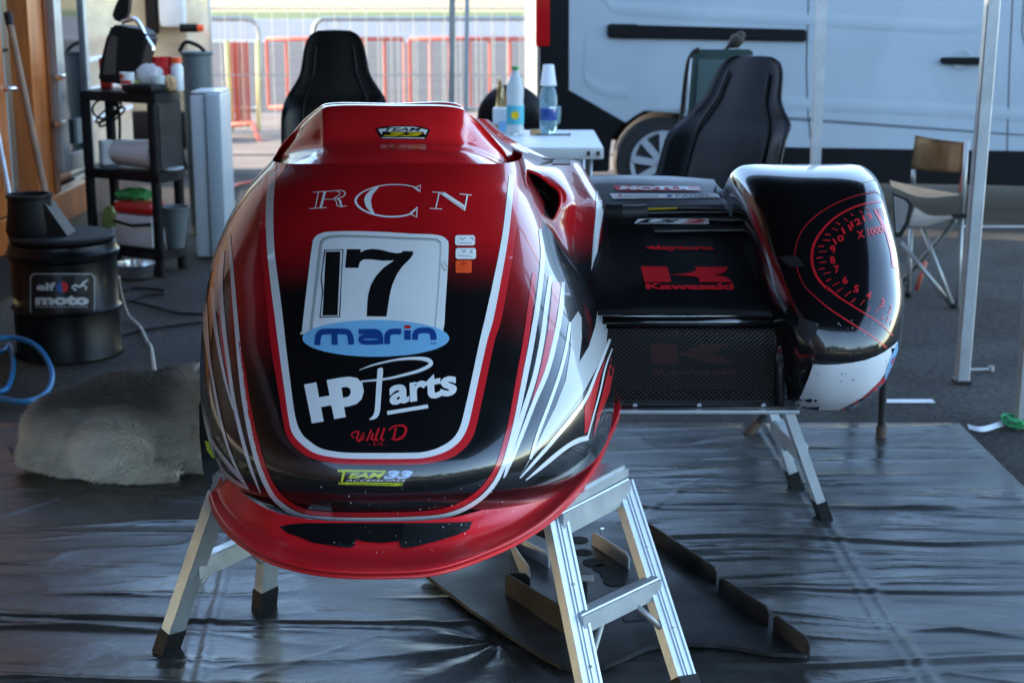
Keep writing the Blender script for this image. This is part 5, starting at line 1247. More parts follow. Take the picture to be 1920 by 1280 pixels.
bm = NB(); box(bm, p + Vector((-.02, -.0318, .028)), (.022, .002, .04)); obj('brown_print', bm, M['cork'], ct)
p = G(1004, 253, TZ); bm = NB(); box(bm, p + Vector((0, 0, .013)), (.05, .03, .026), Matrix.Rotation(.2, 3, 'Z'), .004); single('cork_block', bm, M['cork'], 'small tan cork block lying between the two bottles', 'cork')
p = G(1055, 255, TZ); bm = NB(); cyl(bm, p + Vector((-.13, 0, .006)), p + Vector((.03, 0, .006)), .004, seg=8); cyl(bm, p + Vector((.03, 0, .006)), p + Vector((.036, 0, .006)), .009, seg=8)
single('thin_rod', bm, M['satin'], 'thin dark rod lying on the white table in front of the bottles', 'rod')
p = G(1040, 232, TZ); t = bm = NB(); lathe(bm, p, [(.028, 0), (.03, .001), (.033, .09), (.031, .09), (.028, .004), (.0, .004)], 20); single('drinking_glass', bm, M['water'], 'empty clear drinking glass behind the dark labelled bottle', 'glass', True)
# crumpled foil bag standing behind
p = PY(935, 160, 8.0); bm = NB()
prism(bm, [PY(x, y, 7.9) for x, y in ((924, 190), (936, 135), (946, 150), (956, 190))], (0, .05, 0)); bmesh.ops.subdivide_edges(bm, edges=bm.edges[:], cuts=3, use_grid_fill=True)
for v in bm.verts: v.co += Vector((rnd.uniform(-.006, .006), rnd.uniform(-.02, .02), rnd.uniform(-.004, .004)))
zmin = min(v.co.z for v in bm.verts)
for v in bm.verts: v.co.z -= (zmin - TZ) * max(0, 1 - (v.co.z - zmin) / .2)
single('foil_bag', bm, mat('gold_foil', (.62, .48, .25), .3, metal=.8, bump=.6, bscale=30), 'crumpled shiny bag standing at the back of the white table', 'bag')

# ================================================================== WHITE VAN
VA = R(-9); vd = Vector((math.cos(VA), math.sin(VA), 0)); vn = Vector((math.sin(VA), -math.cos(VA), 0))     # along the side / towards us
v0 = Vector((.97, 10.0, 0))
def VP(px, py, o_=0.0): return PP(px, py, v0 + vn * o_, vn)
van = thing('white_van', 'white panel van parked side-on behind the table and chairs', 'van', tuple(v0), VA)
wc_ = VP(1243, 312); wr = .335; wc_.z = wr
arch = []
Ra = .350
hub = Vector((wc_.x, wc_.y, wr))
for k in range(0, 17):
    a_ = math.pi - k * math.pi / 16; arch.append(hub + vd * Ra * math.cos(a_) + Vector((0, 0, Ra * math.sin(a_) + .02)))
lowz = .40
bl = VP(1072, 172); pt = [VP(1068, -230), VP(1067, 165), bl, VP(1172, 224)]
pt2 = [p for p in arch if p.z > .52]
pt2 = [p for k, p in enumerate(arch) if p.z > (.575 if k < 8 else .46)]
rear_lo = pt2[0].lerp(VP(1160, 217), .35)
right = v0 + vd * 3.9
s1 = VP(1480, 268).z; s2 = VP(1900, 285).z
outline = [Vector((pt[0].x, pt[0].y, 1.85))] + pt[1:3] + [rear_lo] + pt2 + [hub + vd * (Ra + .02) + Vector((0, 0, .46 - wr)), Vector((right.x, right.y, .46)), Vector((right.x, right.y, 1.85))]
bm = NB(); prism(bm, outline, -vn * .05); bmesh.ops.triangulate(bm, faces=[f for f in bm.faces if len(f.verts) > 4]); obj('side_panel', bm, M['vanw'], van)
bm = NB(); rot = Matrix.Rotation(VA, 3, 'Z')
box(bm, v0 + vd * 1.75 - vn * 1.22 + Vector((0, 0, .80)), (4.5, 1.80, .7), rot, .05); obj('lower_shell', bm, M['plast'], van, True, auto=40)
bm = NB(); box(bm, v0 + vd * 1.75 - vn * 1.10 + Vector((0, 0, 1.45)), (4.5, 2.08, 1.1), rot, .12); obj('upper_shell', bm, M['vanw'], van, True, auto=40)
# black rear corner, bumper, sill and wheel housing
e0, e1 = VP(1012, 100), VP(1066, 100)
bm = NB(); prism(bm, [Vector((e0.x, e0.y, .55)), Vector((e1.x, e1.y, .55)), Vector((e1.x, e1.y, 1.9)), Vector((e0.x, e0.y, 1.9))], -vn * .045); obj('rear_corner_trim', bm, M['plast'], van)
lowp = [VP(1012, 165), VP(1064, 168, -.002), VP(1170, 228, -.002)] + [hub + vd * (-Ra) + Vector((0, 0, .16)), hub + vd * (-Ra) + Vector((0, 0, -.05)), Vector((e0.x, e0.y, .26))]
bm = NB(); prism(bm, lowp, -vn * .06); bmesh.ops.bevel(bm, geom=bm.edges[:], offset=.01, segments=1, affect='EDGES'); obj('rear_bumper', bm, M['plast'], van)
bm = NB(); a_, b_ = hub + vd * (Ra + .02), right
prism(bm, [Vector((a_.x, a_.y, .455)), Vector((b_.x, b_.y, .455)), Vector((b_.x, b_.y, .24)), Vector((a_.x, a_.y, .24))], -vn * .06); obj('sill_trim', bm, M['plast'], van)
bm = NB(); prism(bm, [p - vn * .27 for p in arch] , -vn * .02); obj('wheel_housing', bm, M['dark'], van)
def vwheel(c_, nm='wheel'):
    bm = NB(); lathe(bm, c_ - vn * .14, [(.20, -.10), (.30, -.10), (wr - .01, -.07), (wr, -.04), (wr, .04), (wr - .01, .07), (.30, .10), (.215, .10)], 36, vn); wl = obj(nm, bm, M['tyre'], van, True, auto=40)
    bm = NB(); lathe(bm, c_ - vn * .030, [(.17, -.02), (.215, -.02), (.215, .006), (.20, .004), (.19, -.01)], 36, vn); obj('rim', bm, M['wheelsil'], wl, True, auto=40)
    for k in range(9):
        a_ = k * 2 * math.pi / 9 + .2; d_ = vd * math.cos(a_) + Vector((0, 0, math.sin(a_)))
        bm = NB(); beam(bm, c_ - vn * .030 + d_ * .03, c_ - vn * .030 + d_ * .205, rect(.045, .02), vd * -math.sin(a_) + Vector((0, 0, math.cos(a_)))); obj('spoke', bm, M['wheelsil'], wl)
    bm = NB(); lathe(bm, c_ - vn * .018, [(0, 0), (.05, 0), (.055, -.015), (0, -.015)], 18, vn); obj('hub_cap', bm, M['wheelsil'], wl, True)
vwheel(hub); vwheel(hub + vd * 3.1)
bm = NB(); cyl(bm, hub - vn * 1.75, hub - vn * 1.55, wr, seg=24); obj('wheel', bm, M['tyre'], van, True, auto=40)
# sliding door rail, handle, creases, shut lines
bm = NB(); prism(bm, [VP(1140, 46, .03), VP(1512, 56, .03), VP(1512, 78, .03), VP(1140, 71, .03)], -vn * .04); bmesh.ops.bevel(bm, geom=bm.edges[:], offset=.008, segments=2, affect='EDGES'); obj('door_rail', bm, M['plast'], van)
bm = NB(); prism(bm, [VP(1138, 45, .036), VP(1197, 46, .036), VP(1197, 73, .036), VP(1138, 71, .036)], -vn * .04); bmesh.ops.bevel(bm, geom=bm.edges[:], offset=.012, segments=3, affect='EDGES'); obj('rail_cap', bm, M['plast'], van, True, auto=40)
bm = NB(); prism(bm, [VP(1764, 108, .04), VP(1842, 108, .04), VP(1842, 122, .04), VP(1764, 120, .04)], -vn * .03); bmesh.ops.bevel(bm, geom=bm.edges[:], offset=.008, segments=2, affect='EDGES'); obj('door_handle', bm, M['plast'], van)
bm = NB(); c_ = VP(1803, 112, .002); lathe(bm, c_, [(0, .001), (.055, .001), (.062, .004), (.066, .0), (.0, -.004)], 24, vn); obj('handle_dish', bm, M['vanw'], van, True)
def crease(pts, hgt=.012, wd=.05):
    c2 = catmull([tuple(VP(x, y)) for x, y in pts], 6); bm = NB(); rows_ = []
    for p in c2:
        p = Vector(p); rows_.append([p + Vector((0, 0, wd)) + vn * .0015, p + Vector((0, 0, .012)) + vn * hgt, p - Vector((0, 0, .012)) + vn * hgt * .9, p - Vector((0, 0, wd * .7)) + vn * .0015])
    return grid_bm(rows_)
for pts in ([(1112, -40), (1140, 5), (1165, 17), (1300, 27), (1500, 38), (1650, 46), (1790, 53), (1830, 48), (1858, 28), (1880, -10)], [(1430, 194), (1600, 200), (1760, 208), (1960, 220)], [(1098, 80), (1096, 120), (1100, 152), (1135, 172), (1180, 176)]):
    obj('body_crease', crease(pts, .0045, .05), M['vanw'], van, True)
for pts in ([(1516, 0), (1512, 120), (1514, 200), (1520, 262)], [(1900, -30), (1893, 120), (1888, 290)], [(1920, 0), (1916, 60), (1930, 120)]):
    bm = NB(); tube(bm, [VP(x, y, .0) for x, y in pts], .0035, 6); obj('shut_line', bm, M['dark'], van)
# tail lamp and rear edge
bm = NB(); a_, b_ = VP(1004, 40, .01), VP(1034, 40, .01); z1_ = VP(1015, 90).z
prism(bm, [Vector((a_.x, a_.y, z1_)), Vector((b_.x, b_.y, z1_)), Vector((b_.x, b_.y, 1.75)), Vector((a_.x, a_.y, 1.75))], -vn * .05); bmesh.ops.bevel(bm, geom=bm.edges[:], offset=.012, segments=2, affect='EDGES'); obj('tail_lamp', bm, M['redglass'], van, True, auto=40)
bm = NB(); a_, b_ = VP(984, 40, -.10), VP(1010, 40, -.01)
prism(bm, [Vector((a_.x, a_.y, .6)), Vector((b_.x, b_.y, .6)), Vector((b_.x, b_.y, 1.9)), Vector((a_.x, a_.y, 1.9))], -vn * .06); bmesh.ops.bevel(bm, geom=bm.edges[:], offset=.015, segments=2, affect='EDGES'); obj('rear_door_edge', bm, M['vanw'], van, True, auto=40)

# ================================================================== OIL DRUM, HOSE, BROOM
dp = G(118, 672); DR = .215; dp = Vector((dp.x, dp.y + .10, 0))
dm = thing('oil_drum', 'black steel oil drum with a moto logo label and an open top spout', 'drum', tuple(dp))
bm = NB(); lathe(bm, dp, [(DR - .01, 0), (DR, .006), (DR, .012), (DR - .006, .02), (DR - .006, .19), (DR + .004, .20), (DR - .006, .212), (DR - .006, .40), (DR + .006, .41), (DR + .008, .43), (DR, .44), (DR - .004, .465), (DR - .03, .475), (.02, .475)], 48); drum = obj('drum_body', bm, mat('black_drum_enamel', (.005, .005, .006), .30, spec=.22, coat=.0, rvar=.1, scale=6), dm, True, auto=40)
bm = NB(); lathe(bm, dp + Vector((0, 0, .476)), [(.0, 0), (DR - .01, 0), (DR - .006, .012), (DR - .014, .02), (0, .02)], 48); obj('lid', bm, M['rubber'], dm, True, auto=40)
sp = dp + Vector((-.115, -.02, .496))
bm = NB(); lathe(bm, sp, [(.095, 0), (.100, .02), (.088, .10), (.086, .145), (.092, .15), (.092, .162), (.078, .162), (.076, .02), (.0, .01)], 32); obj('spout', bm, M['plast'], dm, True, auto=40)
bm = NB(); prism(bm, [sp + Vector((.075, -.05, .13)), sp + Vector((.16, -.06, .002)), sp + Vector((.06, -.06, .002))], (0, .12, 0)); obj('spout_ramp', bm, M['plast'], dm)
# label, wrapped on the drum front
th = np.linspace(-math.pi * .9, -math.pi * .1, 60)
GD = np.array([[(dp.x + (DR - .005) * math.cos(a_), dp.y + (DR - .005) * math.sin(a_), z) for a_ in th] for z in np.linspace(.40, .03, 16)])
TDm = Target([GD]); zd = Z(0, 360, 2.1333)
kw = dict(parent=drum, T=TDm)
# label corners found on the drum itself
def dq(x0, y0, x1, y1, r_=6): return zd([(x0 + r_, y0), (x1 - r_, y0), (x1, y0 + r_), (x1, y1 - r_), (x1 - r_, y1), (x0 + r_, y1), (x0, y1 - r_), (x0, y0 + r_)])
poly('label_panel', [dq(120, 325, 380, 492, 14), dq(125, 330, 375, 487, 12)], 'greyp', off=.001, **kw)
poly('label_panel', [dq(126, 331, 374, 486, 12)], 'blackp', off=.0008, **kw)
words('label_lettering', 'elf', zd([(146, 362), (222, 362), (222, 394), (146, 394)]), 'greyl', off=.0016, bold=.04, **kw)
words('label_lettering', 'moto', zd([(142, 412), (355, 412), (355, 452), (142, 452)]), 'greyl', off=.0016, bold=.06, **kw)
strks('label_lettering', [(zd([(144 + 14 * k, 459), (153 + 14 * k, 459)]), 2.6, 1) for k in range(15)], 'greyp', off=.0016, **kw)
ov = lambda cx_, cy_, rx_, ry_, a0, a1: zd([(cx_ + rx_ * math.cos(a_), cy_ + ry_ * math.sin(a_)) for a_ in np.linspace(a0, a1, 20)])
poly('label_disc', [ov(249, 380, 24, 22, math.pi * .45, math.pi * 1.45)], 'navy', off=.0016, **kw)
poly('label_disc', [ov(249, 380, 24, 22, -math.pi * .55, math.pi * .45)], 'redp', off=.0016, **kw)
strks('label_rider', [(zd([(285, 384), (300, 372), (318, 378), (335, 362), (352, 350)]), [2, 4, 4, 4, 2], 3), (zd([(330, 372), (345, 380), (340, 392)]), 3, 3), (zd([(292, 386), (304, 392)]), 4, 2)], 'greyl', off=.0016, **kw)
# blue hose loops
hb = NB()
pts = [G(x, y, .02) for x, y in ((-60, 668), (0, 660), (18, 648), (24, 690), (14, 726), (-6, 735), (-60, 738))]
tube(hb, catmull([tuple(p) for p in pts], 8), .011, 8)
pts = [PX(x, y, -1.62) for x, y in ((-40, 640), (0, 634), (30, 633), (62, 645), (86, 670), (97, 700), (92, 728), (72, 746), (40, 753), (0, 746), (-40, 740))]
pts = [Vector((p.x, p.y, max(p.z, .012))) for p in [G(x, y, .02 + .10 * max(0, (735 - y)) / 100) for x, y in ((-40, 640), (0, 634), (30, 633), (62, 645), (86, 670), (97, 700), (92, 728), (72, 746), (40, 753), (0, 746), (-40, 740))]]
tube(hb, catmull([tuple(p) for p in pts], 8), .011, 8)
single('blue_hose', hb, M['bluehose'], 'bright blue air hose coiled on the asphalt beside the black drum', 'hose', True)
bm = NB(); a_, b_ = PX(14, 28, -2.28), None
pb_ = Vector((G(112, 470).x - .25, 7.05, .02)); a_ = PY(14, 24, 7.15); b_ = PY(88, 388, 6.95); d_ = (b_ - a_).normalized(); foot = b_ + d_ * ((.03 - b_.z) / d_.z)
t = thing('broom', 'worn wooden broom leaning against the orange lockers behind the drum', 'broom', (foot.x, foot.y, 0))
bm = NB(); cyl(bm, foot + Vector((0, 0, .05)), a_, .016, seg=12); obj('handle', bm, M['broom'], t, True, auto=40)
bm = NB(); cyl(bm, a_ - d_ * .0, a_ + d_ * .06, .019, seg=12); obj('grip', bm, M['rubber'], t, True, auto=40)
bm = NB(); box(bm, foot + Vector((0, 0, .05)), (.30, .06, .05), bev=.01); hd = obj('head', bm, M['broom'], t)
bm = NB()
for k in range(60): 
    x = foot.x - .145 + .29 * rnd.random(); y = foot.y + rnd.uniform(-.025, .025); cyl(bm, (x, y, .005), (x, y, .03), .002, seg=4)
o = obj('bristles', bm, M['rubber'], hd); o['kind'] = 'stuff'
a_ = PY(0, 280, 6.6); b_ = PY(36, 470, 6.35); d_ = (b_ - a_).normalized(); foot = b_ + d_ * ((.0 - b_.z) / d_.z); top = a_ - d_ * .4
bm = NB(); cyl(bm, foot, top, .013, seg=10); single('metal_tube', bm, M['aluflat'], 'thin grey metal tube leaning in front of the orange wooden door', 'tube', True, auto=40, base=foot)
# rope from the drum to the dog, cables, bowl
pts = [G(222, 520, .30), G(226, 548, .16), G(240, 590, .03), G(262, 612, .012), G(276, 640, .012), (G(284, 668).x, G(284, 668).y, .04), tuple(PY(291, 702, 4.86))]
pts = [tuple(p) for p in pts]
bm = NB(); tube(bm, catmull(pts, 8), .0075, 8); single('rope_leash', bm, M['rope'], 'pale rope leash running from the black drum to the dog', 'leash', True)
for lab, P_ in (('thin black cable looped on the asphalt right of the drum', [(225, 572), (262, 556), (308, 550), (296, 543), (250, 540), (232, 545)]), ('long black cable running across the asphalt towards the fairing', [(215, 632), (262, 620), (330, 610), (420, 600)]), ('second black cable crossing the asphalt above the long one', [(236, 562), (300, 578), (345, 588), (440, 588)])):
    bm = NB(); tube(bm, catmull([tuple(G(x, y, .008)) for x, y in P_], 8), .007, 6); single('black_cable', bm, M['rubber'], lab, 'cable', True)
p = G(255, 520); bm = NB(); lathe(bm, (p.x, p.y, 0), [(.08, 0), (.10, .01), (.108, .06), (.112, .075), (.106, .075), (.098, .02), (0, .012)], 28); single('dog_bowl', bm, M['steel'], 'shallow steel dog bowl on the asphalt below the plastic shelf', 'bowl', True, auto=40)
bm = NB(); tube(bm, catmull([tuple(G(x, y, .01)) for x, y in ((425, 372), (436, 350), (460, 343), (500, 340), (560, 338))], 6), .012, 6); single('red_lead', bm, M['redbar'], 'thin red lead lying on the asphalt behind the fairing', 'lead', True)

# ================================================================== PLASTIC SHELF
FL, FR, BR = Vector((-2.25, 8.12, 0)), Vector((-1.80, 7.85, 0)), Vector((-1.725, 8.12, 0))
sx = (FR - FL).normalized(); sy = (BR - FR).normalized(); sw_, sd_ = (FR - FL).length, (BR - FR).length
sh = thing('plastic_shelf', 'black plastic shelving unit loaded with kitchen things beside the white cabinet', 'shelf', (-1.95, 8.05, 0))
levels = (.13, .53, .93)
BL = FL + (BR - FR)
for z in levels:
    pts = [FL, FR]
    for k in range(1, 6): 
        t_ = k / 6; pts.append(FR.lerp(BR, t_) + sx * .03 * math.sin(math.pi * t_))
    pts += [BR, BL]
    bm = NB(); prism(bm, [p + Vector((0, 0, z - .045)) for p in pts], (0, 0, .05)); bmesh.ops.bevel(bm, geom=bm.edges[:], offset=.006, segments=2, affect='EDGES'); obj('shelf_board', bm, M['plast'], sh)
for c_ in (FL, FR, BR, BL):
    ins = c_ + ((FL + BR) / 2 - c_).normalized() * .03
    for za, zb in ((0, levels[0] - .045), (levels[0] + .005, levels[1] - .045), (levels[1] + .005, levels[2] - .045)):
        bm = NB(); cyl(bm, ins + Vector((0, 0, za)), ins + Vector((0, 0, zb)), .026, seg=14); obj('post', bm, M['plast'], sh, True, auto=40)
bm = NB(); prism(bm, [FR.lerp(BR, .15) + Vector((0, 0, .55)) + sx * -.0, BR + Vector((0, 0, .55)), BR + Vector((0, 0, .88)), FR.lerp(BR, .15) + Vector((0, 0, .88))], sx * -.012); obj('side_board', bm, M['satin'], sh)
def on(u, v, lvl): return FL + sx * (u * sw_) + (BR - FR) * v + Vector((0, 0, levels[lvl] + .0055))
# coffee machine
p = on(.30, .5, 2); cm = thing('coffee_machine', 'dark slanted coffee machine with a chrome handle on the shelf', 'coffee machine', tuple(p))
YM = p.y
bm = NB(); prism(bm, [PY(x, y, YM - .09) for x, y in ((182, 152), (190, 110), (200, 70), (208, 47), (262, 55), (276, 70), (262, 130), (256, 158), (230, 160))], (.02, .18, 0))
for v in bm.verts: v.co.z = max(v.co.z, p.z)
bmesh.ops.bevel(bm, geom=bm.edges[:], offset=.012, segments=2, affect='EDGES'); obj('machine_body', bm, M['plast'], cm, True, auto=40)
bm = NB(); prism(bm, [PY(x, y, YM - .093) for x, y in ((193, 140), (200, 90), (208, 66), (220, 70), (216, 140))], (0, .004, 0)); obj('water_tank', bm, mat('smoked_plastic', (.05, .048, .045), .3), cm)
bm = NB(); tube(bm, catmull([tuple(PY(x, y, YM - .06)) for x, y in ((228, 42), (252, 36), (264, 50), (272, 68), (284, 86), (287, 96))], 5), .012, 8); obj('chrome_handle', bm, M['chrome'], cm, True)
bm = NB(); prism(bm, [PY(x, y, YM - .05) for x, y in ((208, 34), (216, 8), (228, -12), (242, -8), (238, 30), (226, 44))], (0, .09, 0)); bmesh.ops.bevel(bm, geom=bm.edges[:], offset=.01, segments=2, affect='EDGES'); obj('brew_head', bm, M['plast'], cm, True, auto=40)
def cup(label, px, zpx, u, v, lvl, r0, r1, hgt, m, stripe=None, cat_='cup', name='paper_cup'):
    p = on(u, v, lvl); t = thing(name, label, cat_, tuple(p))
    bm = NB(); lathe(bm, p, [(r0, 0), (r0 + .001, .002), (r1, hgt), (r1 - .003, hgt), (r0 - .002, .006), (0, .006)], 22); cb = obj('wall', bm, M[m], t, True, auto=40)
    if stripe:
        for k, (z0, z1, a0, a1) in enumerate(((.2, .38, 3.6, 5.0), (.45, .6, 3.4, 5.6), (.7, .9, 3.4, 4.4))):
            g_ = [[(p.x + (r0 + (r1 - r0) * zz + .0012) * math.cos(a_), p.y + (r0 + (r1 - r0) * zz + .0012) * math.sin(a_), p.z + hgt * zz) for a_ in np.linspace(a0, a1, 8)] for zz in (z0, z1)]
            obj('print', grid_bm(g_), M[stripe], cb)
    return t
cup('white paper cup with red print at the front of the shelf top', 0, 0, .62, .12, 2, .028, .038, .10, 'wplast', 'redp')
cup('clear grey plastic tumbler on the shelf beside the snack bags', 0, 0, .92, .42, 2, .026, .038, .085, 'milky')
cup('dark red tin with a pale rim at the back of the shelf top', 0, 0, .82, .92, 2, .052, .056, .17, 'redp', None, 'tin', 'storage_tin')
p = on(.80, .22, 2); bm = NB(); box(bm, p + Vector((0, 0, .022)), (.20, .12, .044), Matrix.Rotation(-.5, 3, 'Z'), .018); single('black_tray', bm, M['plast'], 'rounded black lid lying on the shelf next to the paper cup', 'tray', True, auto=40)
def lump(label, p, s, m, seed, cat_='bag', name='snack_bag'):
    bm = NB(); bmesh.ops.create_icosphere(bm, subdivisions=3, radius=1.0); r_ = random.Random(seed)
    for v in bm.verts:
        k = 1 + .22 * (r_.random() - .5); v.co = Vector((v.co.x * s[0] * k, v.co.y * s[1] * k, max(v.co.z, -.8) * s[2] * k))
    z0 = min(v.co.z for v in bm.verts)
    for v in bm.verts: v.co += Vector(p) - Vector((0, 0, z0))
    single(name, bm, m if not isinstance(m, str) else M[m], label, cat_)
lump('crumpled clear snack bag piled behind the black lid', on(.74, .62, 2), (.075, .05, .075), 'clearbag', 1)
lump('yellow green snack packet under the clear bag', on(.62, .52, 2), (.06, .04, .035), 'yellow', 2, 'packet', 'snack_packet')
lump('clear bag of orange brown fruit at the shelf corner', on(1.0, .62, 2), (.035, .04, .045), 'cork', 3, 'bag', 'fruit_bag')
p = on(.99, .95, 2); t = thing('spice_jar', 'white jar with an orange lid standing at the back corner of the shelf', 'jar', tuple(p))
bm = NB(); lathe(bm, p, [(.03, 0), (.032, .004), (.032, .12), (.024, .13), (.024, .14)], 20); obj('jar_body', bm, M['wplast'], t, True, auto=40)
bm = NB(); cyl(bm, p + Vector((0, 0, .141)), p + Vector((0, 0, .17)), .027, seg=18); obj('lid', bm, M['orange'], t, True, auto=40)
# middle shelf: white tub lying with its lid, plates, cable loops
p = on(.55, .45, 1); t = thing('white_tub', 'white plastic tub lying on its side on the middle shelf', 'tub', tuple(p))
rotx = sx
bm = NB(); lathe(bm, p + Vector((0, 0, .078)) - sx * .13, [(0, 0), (.062, 0), (.066, .01), (.076, .26), (.0, .26)], 28, sx); obj('tub_body', bm, M['wplast'], t, True, auto=40)
bm = NB(); lathe(bm, p + Vector((0, 0, .082)) + sx * .131, [(0, 0), (.080, 0), (.082, .015), (.076, .03), (0, .03)], 28, sx); obj('tub_lid', bm, M['wplast'], t, True, auto=40)
bm = NB(); lathe(bm, on(.97, .55, 1), [(0, 0), (.05, 0), (.075, .012), (.07, .012), (.045, .004), (0, .004)], 24); single('white_plate', bm, M['wplast'], 'small white plate at the end of the middle shelf', 'plate', True)
bm = NB()
for k in range(3):
    c_ = on(.20 + .04 * k, .4, 1) + Vector((0, 0, .30 - .02 * k)); tube(bm, [c_ + Vector((.07 * math.cos(a_), .02 * math.sin(a_), .05 * math.sin(a_ + k))) for a_ in np.linspace(0, 2 * math.pi, 18, endpoint=False)], .006, 6, closed=True)
tube(bm, catmull([tuple(on(.25, .4, 1) + Vector((0, 0, .35))), tuple(on(.38, .4, 1) + Vector((0, 0, .28))), tuple(on(.30, .5, 1) + Vector((0, 0, .006)))], 6), .008, 6)
single('cable_coil', bm, M['rubber'], 'black cable coil hanging between the top and middle shelves', 'cable', True)
# bottom shelf: shopping bag, melon, grey basket, carton
p = on(.60, .35, 0); t = thing('shopping_bag', 'white, red and green printed shopping bag on the lowest shelf', 'bag', tuple(p))
rot = Matrix((sx, sy, Vector((0, 0, 1)))).transposed()
bm = NB(); box(bm, p + Vector((0, 0, .085)), (.26, .15, .17), rot, .02); obj('carton', bm, M['wplast'], t, True, auto=40)
bm = NB(); box(bm, p + Vector((0, 0, .205)), (.27, .16, .065), rot, .025); obj('red_band', bm, M['redp'], t, True, auto=40)
bm = NB(); tube(bm, [p + sx * -.13 + sy * -.08 + Vector((0, 0, .13)), p + sx * .0 + sy * -.085 + Vector((0, 0, .115)), p + sx * .13 + sy * -.08 + Vector((0, 0, .13))], .008, 6); obj('handle', bm, M['plast'], t, True)
lump('bunch of green leaves on top of the printed shopping bag', on(.55, .35, 0) + Vector((0, 0, .235)), (.10, .06, .035), 'green', 4, 'leaves', 'salad_leaves')
lump('pale green melon beside the printed shopping bag', on(.14, .5, 0), (.045, .06, .10), 'melon', 5, 'melon', 'melon')
p = on(1.02, .5, 0); bm = NB(); lathe(bm, p, [(.045, 0), (.07, .2), (.078, .205), (.078, .215), (.066, .21), (.042, .01), (0, .01)], 22); single('grey_bucket', bm, M['gplast'], 'small grey bucket with a green rim at the end of the lowest shelf', 'bucket', True, auto=40)
for k, (u_, v_2, lv, sz, mm, lab) in enumerate(((.86, .5, 1, (.05, .05, .11), 'tealp', 'small teal packet at the right end of the middle shelf'), (.30, .75, 0, (.10, .08, .16), 'gold', 'yellow food box at the back of the lowest shelf'), (.12, .7, 2, (.06, .05, .16), 'redp', 'red packet standing behind the coffee machine'), (.34, .22, 0, (.07, .06, .09), 'clearbag', 'crumpled clear packet in front of the melon'), (.10, .6, 1, (.07, .06, .13), 'wplast', 'white packet at the left end of the middle shelf'))):
    p = on(u_, v_2, lv); bm = NB(); box(bm, p + Vector((0, 0, sz[2] / 2)), sz, Matrix.Rotation(.3 * k - .6, 3, 'Z'), .008); single('food_packet', bm, M[mm], lab, 'packet')
# white cabinet and grey bin behind
p = G(392, 484); t = thing('white_cabinet', 'tall slim white cabinet standing beside the black plastic shelf', 'cabinet', (p.x, p.y + .1, 0))
xa_, xb_, xc_ = PY(361, 300, 8.4).x, PY(388, 300, 8.4).x, PY(419, 300, 8.4).x
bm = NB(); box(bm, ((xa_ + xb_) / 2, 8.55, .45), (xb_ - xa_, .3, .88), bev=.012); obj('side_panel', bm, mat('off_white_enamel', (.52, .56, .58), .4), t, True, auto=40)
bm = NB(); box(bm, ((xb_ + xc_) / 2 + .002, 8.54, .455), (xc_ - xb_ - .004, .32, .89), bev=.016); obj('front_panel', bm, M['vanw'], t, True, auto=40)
bm = NB(); box(bm, ((xa_ + xc_) / 2, 8.55, .905), (xc_ - xa_ - .01, .28, .012), bev=.003); obj('top_film', bm, M['clearbag'], t)
for px in (368, 410):
    q_ = PY(px, 480, 8.45); bm = NB(); box(bm, (q_.x, 8.55, .0055), (.03, .05, .011)); obj('foot', bm, M['rubber'], t)
pcx = PY(370, 140, 9.3); t = thing('grey_bin', 'dark grey round bin with a lid handle behind the white cabinet', 'bin', (pcx.x, 9.3, 0))
bm = NB(); lathe(bm, (pcx.x, 9.3, 0), [(.07, 0), (.075, .01), (.088, 1.06), (.098, 1.07), (.098, 1.085), (.0, 1.085)], 28); obj('bin_body', bm, M['gplast'], t, True, auto=40)
bm = NB(); tube(bm, catmull([(pcx.x - .09, 9.25, 1.085), (pcx.x - .05, 9.25, 1.14), (pcx.x + .02, 9.25, 1.12), (pcx.x + .06, 9.25, 1.085)], 5), .012, 8); obj('lid_handle', bm, M['plast'], t, True)

# ================================================================== DOG
dc = Vector((-1.22, 4.66, 0))
dog = thing('dog', 'cream and grey furry dog lying curled on the ground with its head behind the fairing', 'dog', tuple(dc))
bm = NB()
for c_, s_, rz in (((-1.345, 4.66, .115), (.180, .165, .125), 0), ((-1.18, 4.69, .135), (.26, .165, .150), .1), ((-1.01, 4.73, .148), (.165, .15, .142), .2), ((-1.05, 4.79, .205), (.13, .10, .075), 0), ((-.93, 4.74, .165), (.12, .12, .12), 0),
                   ((-.80, 4.70, .14), (.10, .085, .085), 0), ((-.70, 4.66, .12), (.08, .05, .045), 0), ((-1.215, 4.495, .100), (.120, .070, .095), .1), ((-1.32, 4.56, .06), (.14, .08, .062), 0), ((-1.10, 4.475, .030), (.105, .036, .030), .1), ((-.90, 4.60, .05), (.14, .05, .05), .2), ((-1.02, 4.63, .10), (.17, .10, .10), 0),
                   ((-.845, 4.79, .245), (.022, .018, .045), 0), ((-.80, 4.72, .24), (.02, .018, .042), 0), ((-1.46, 4.60, .07), (.06, .10, .05), 0)):
    ball(bm, c_, s_, Matrix.Rotation(rz, 3, 'Z'), 20, 14)
me = bpy.data.meshes.new('tmpdog'); bm.to_mesh(me); bm.free()
to_ = bpy.data.objects.new('tmpdog', me); col.objects.link(to_)
md = to_.modifiers.new('r', 'REMESH'); md.mode = 'VOXEL'; md.voxel_size = .012; md.use_smooth_shade = True
ms = to_.modifiers.new('s', 'SMOOTH'); ms.factor = .6; ms.iterations = 10
bpy.context.view_layer.update()
dg = bpy.context.evaluated_depsgraph_get(); dme = bpy.data.meshes.new_from_object(to_.evaluated_get(dg)); dme.name = 'body'
bpy.data.objects.remove(to_)
for v in dme.vertices: v.co.z = max(v.co.z, .006)
nv = len(dme.vertices); co = np.empty(nv * 3); dme.vertices.foreach_get('co', co); co = co.reshape(-1, 3)
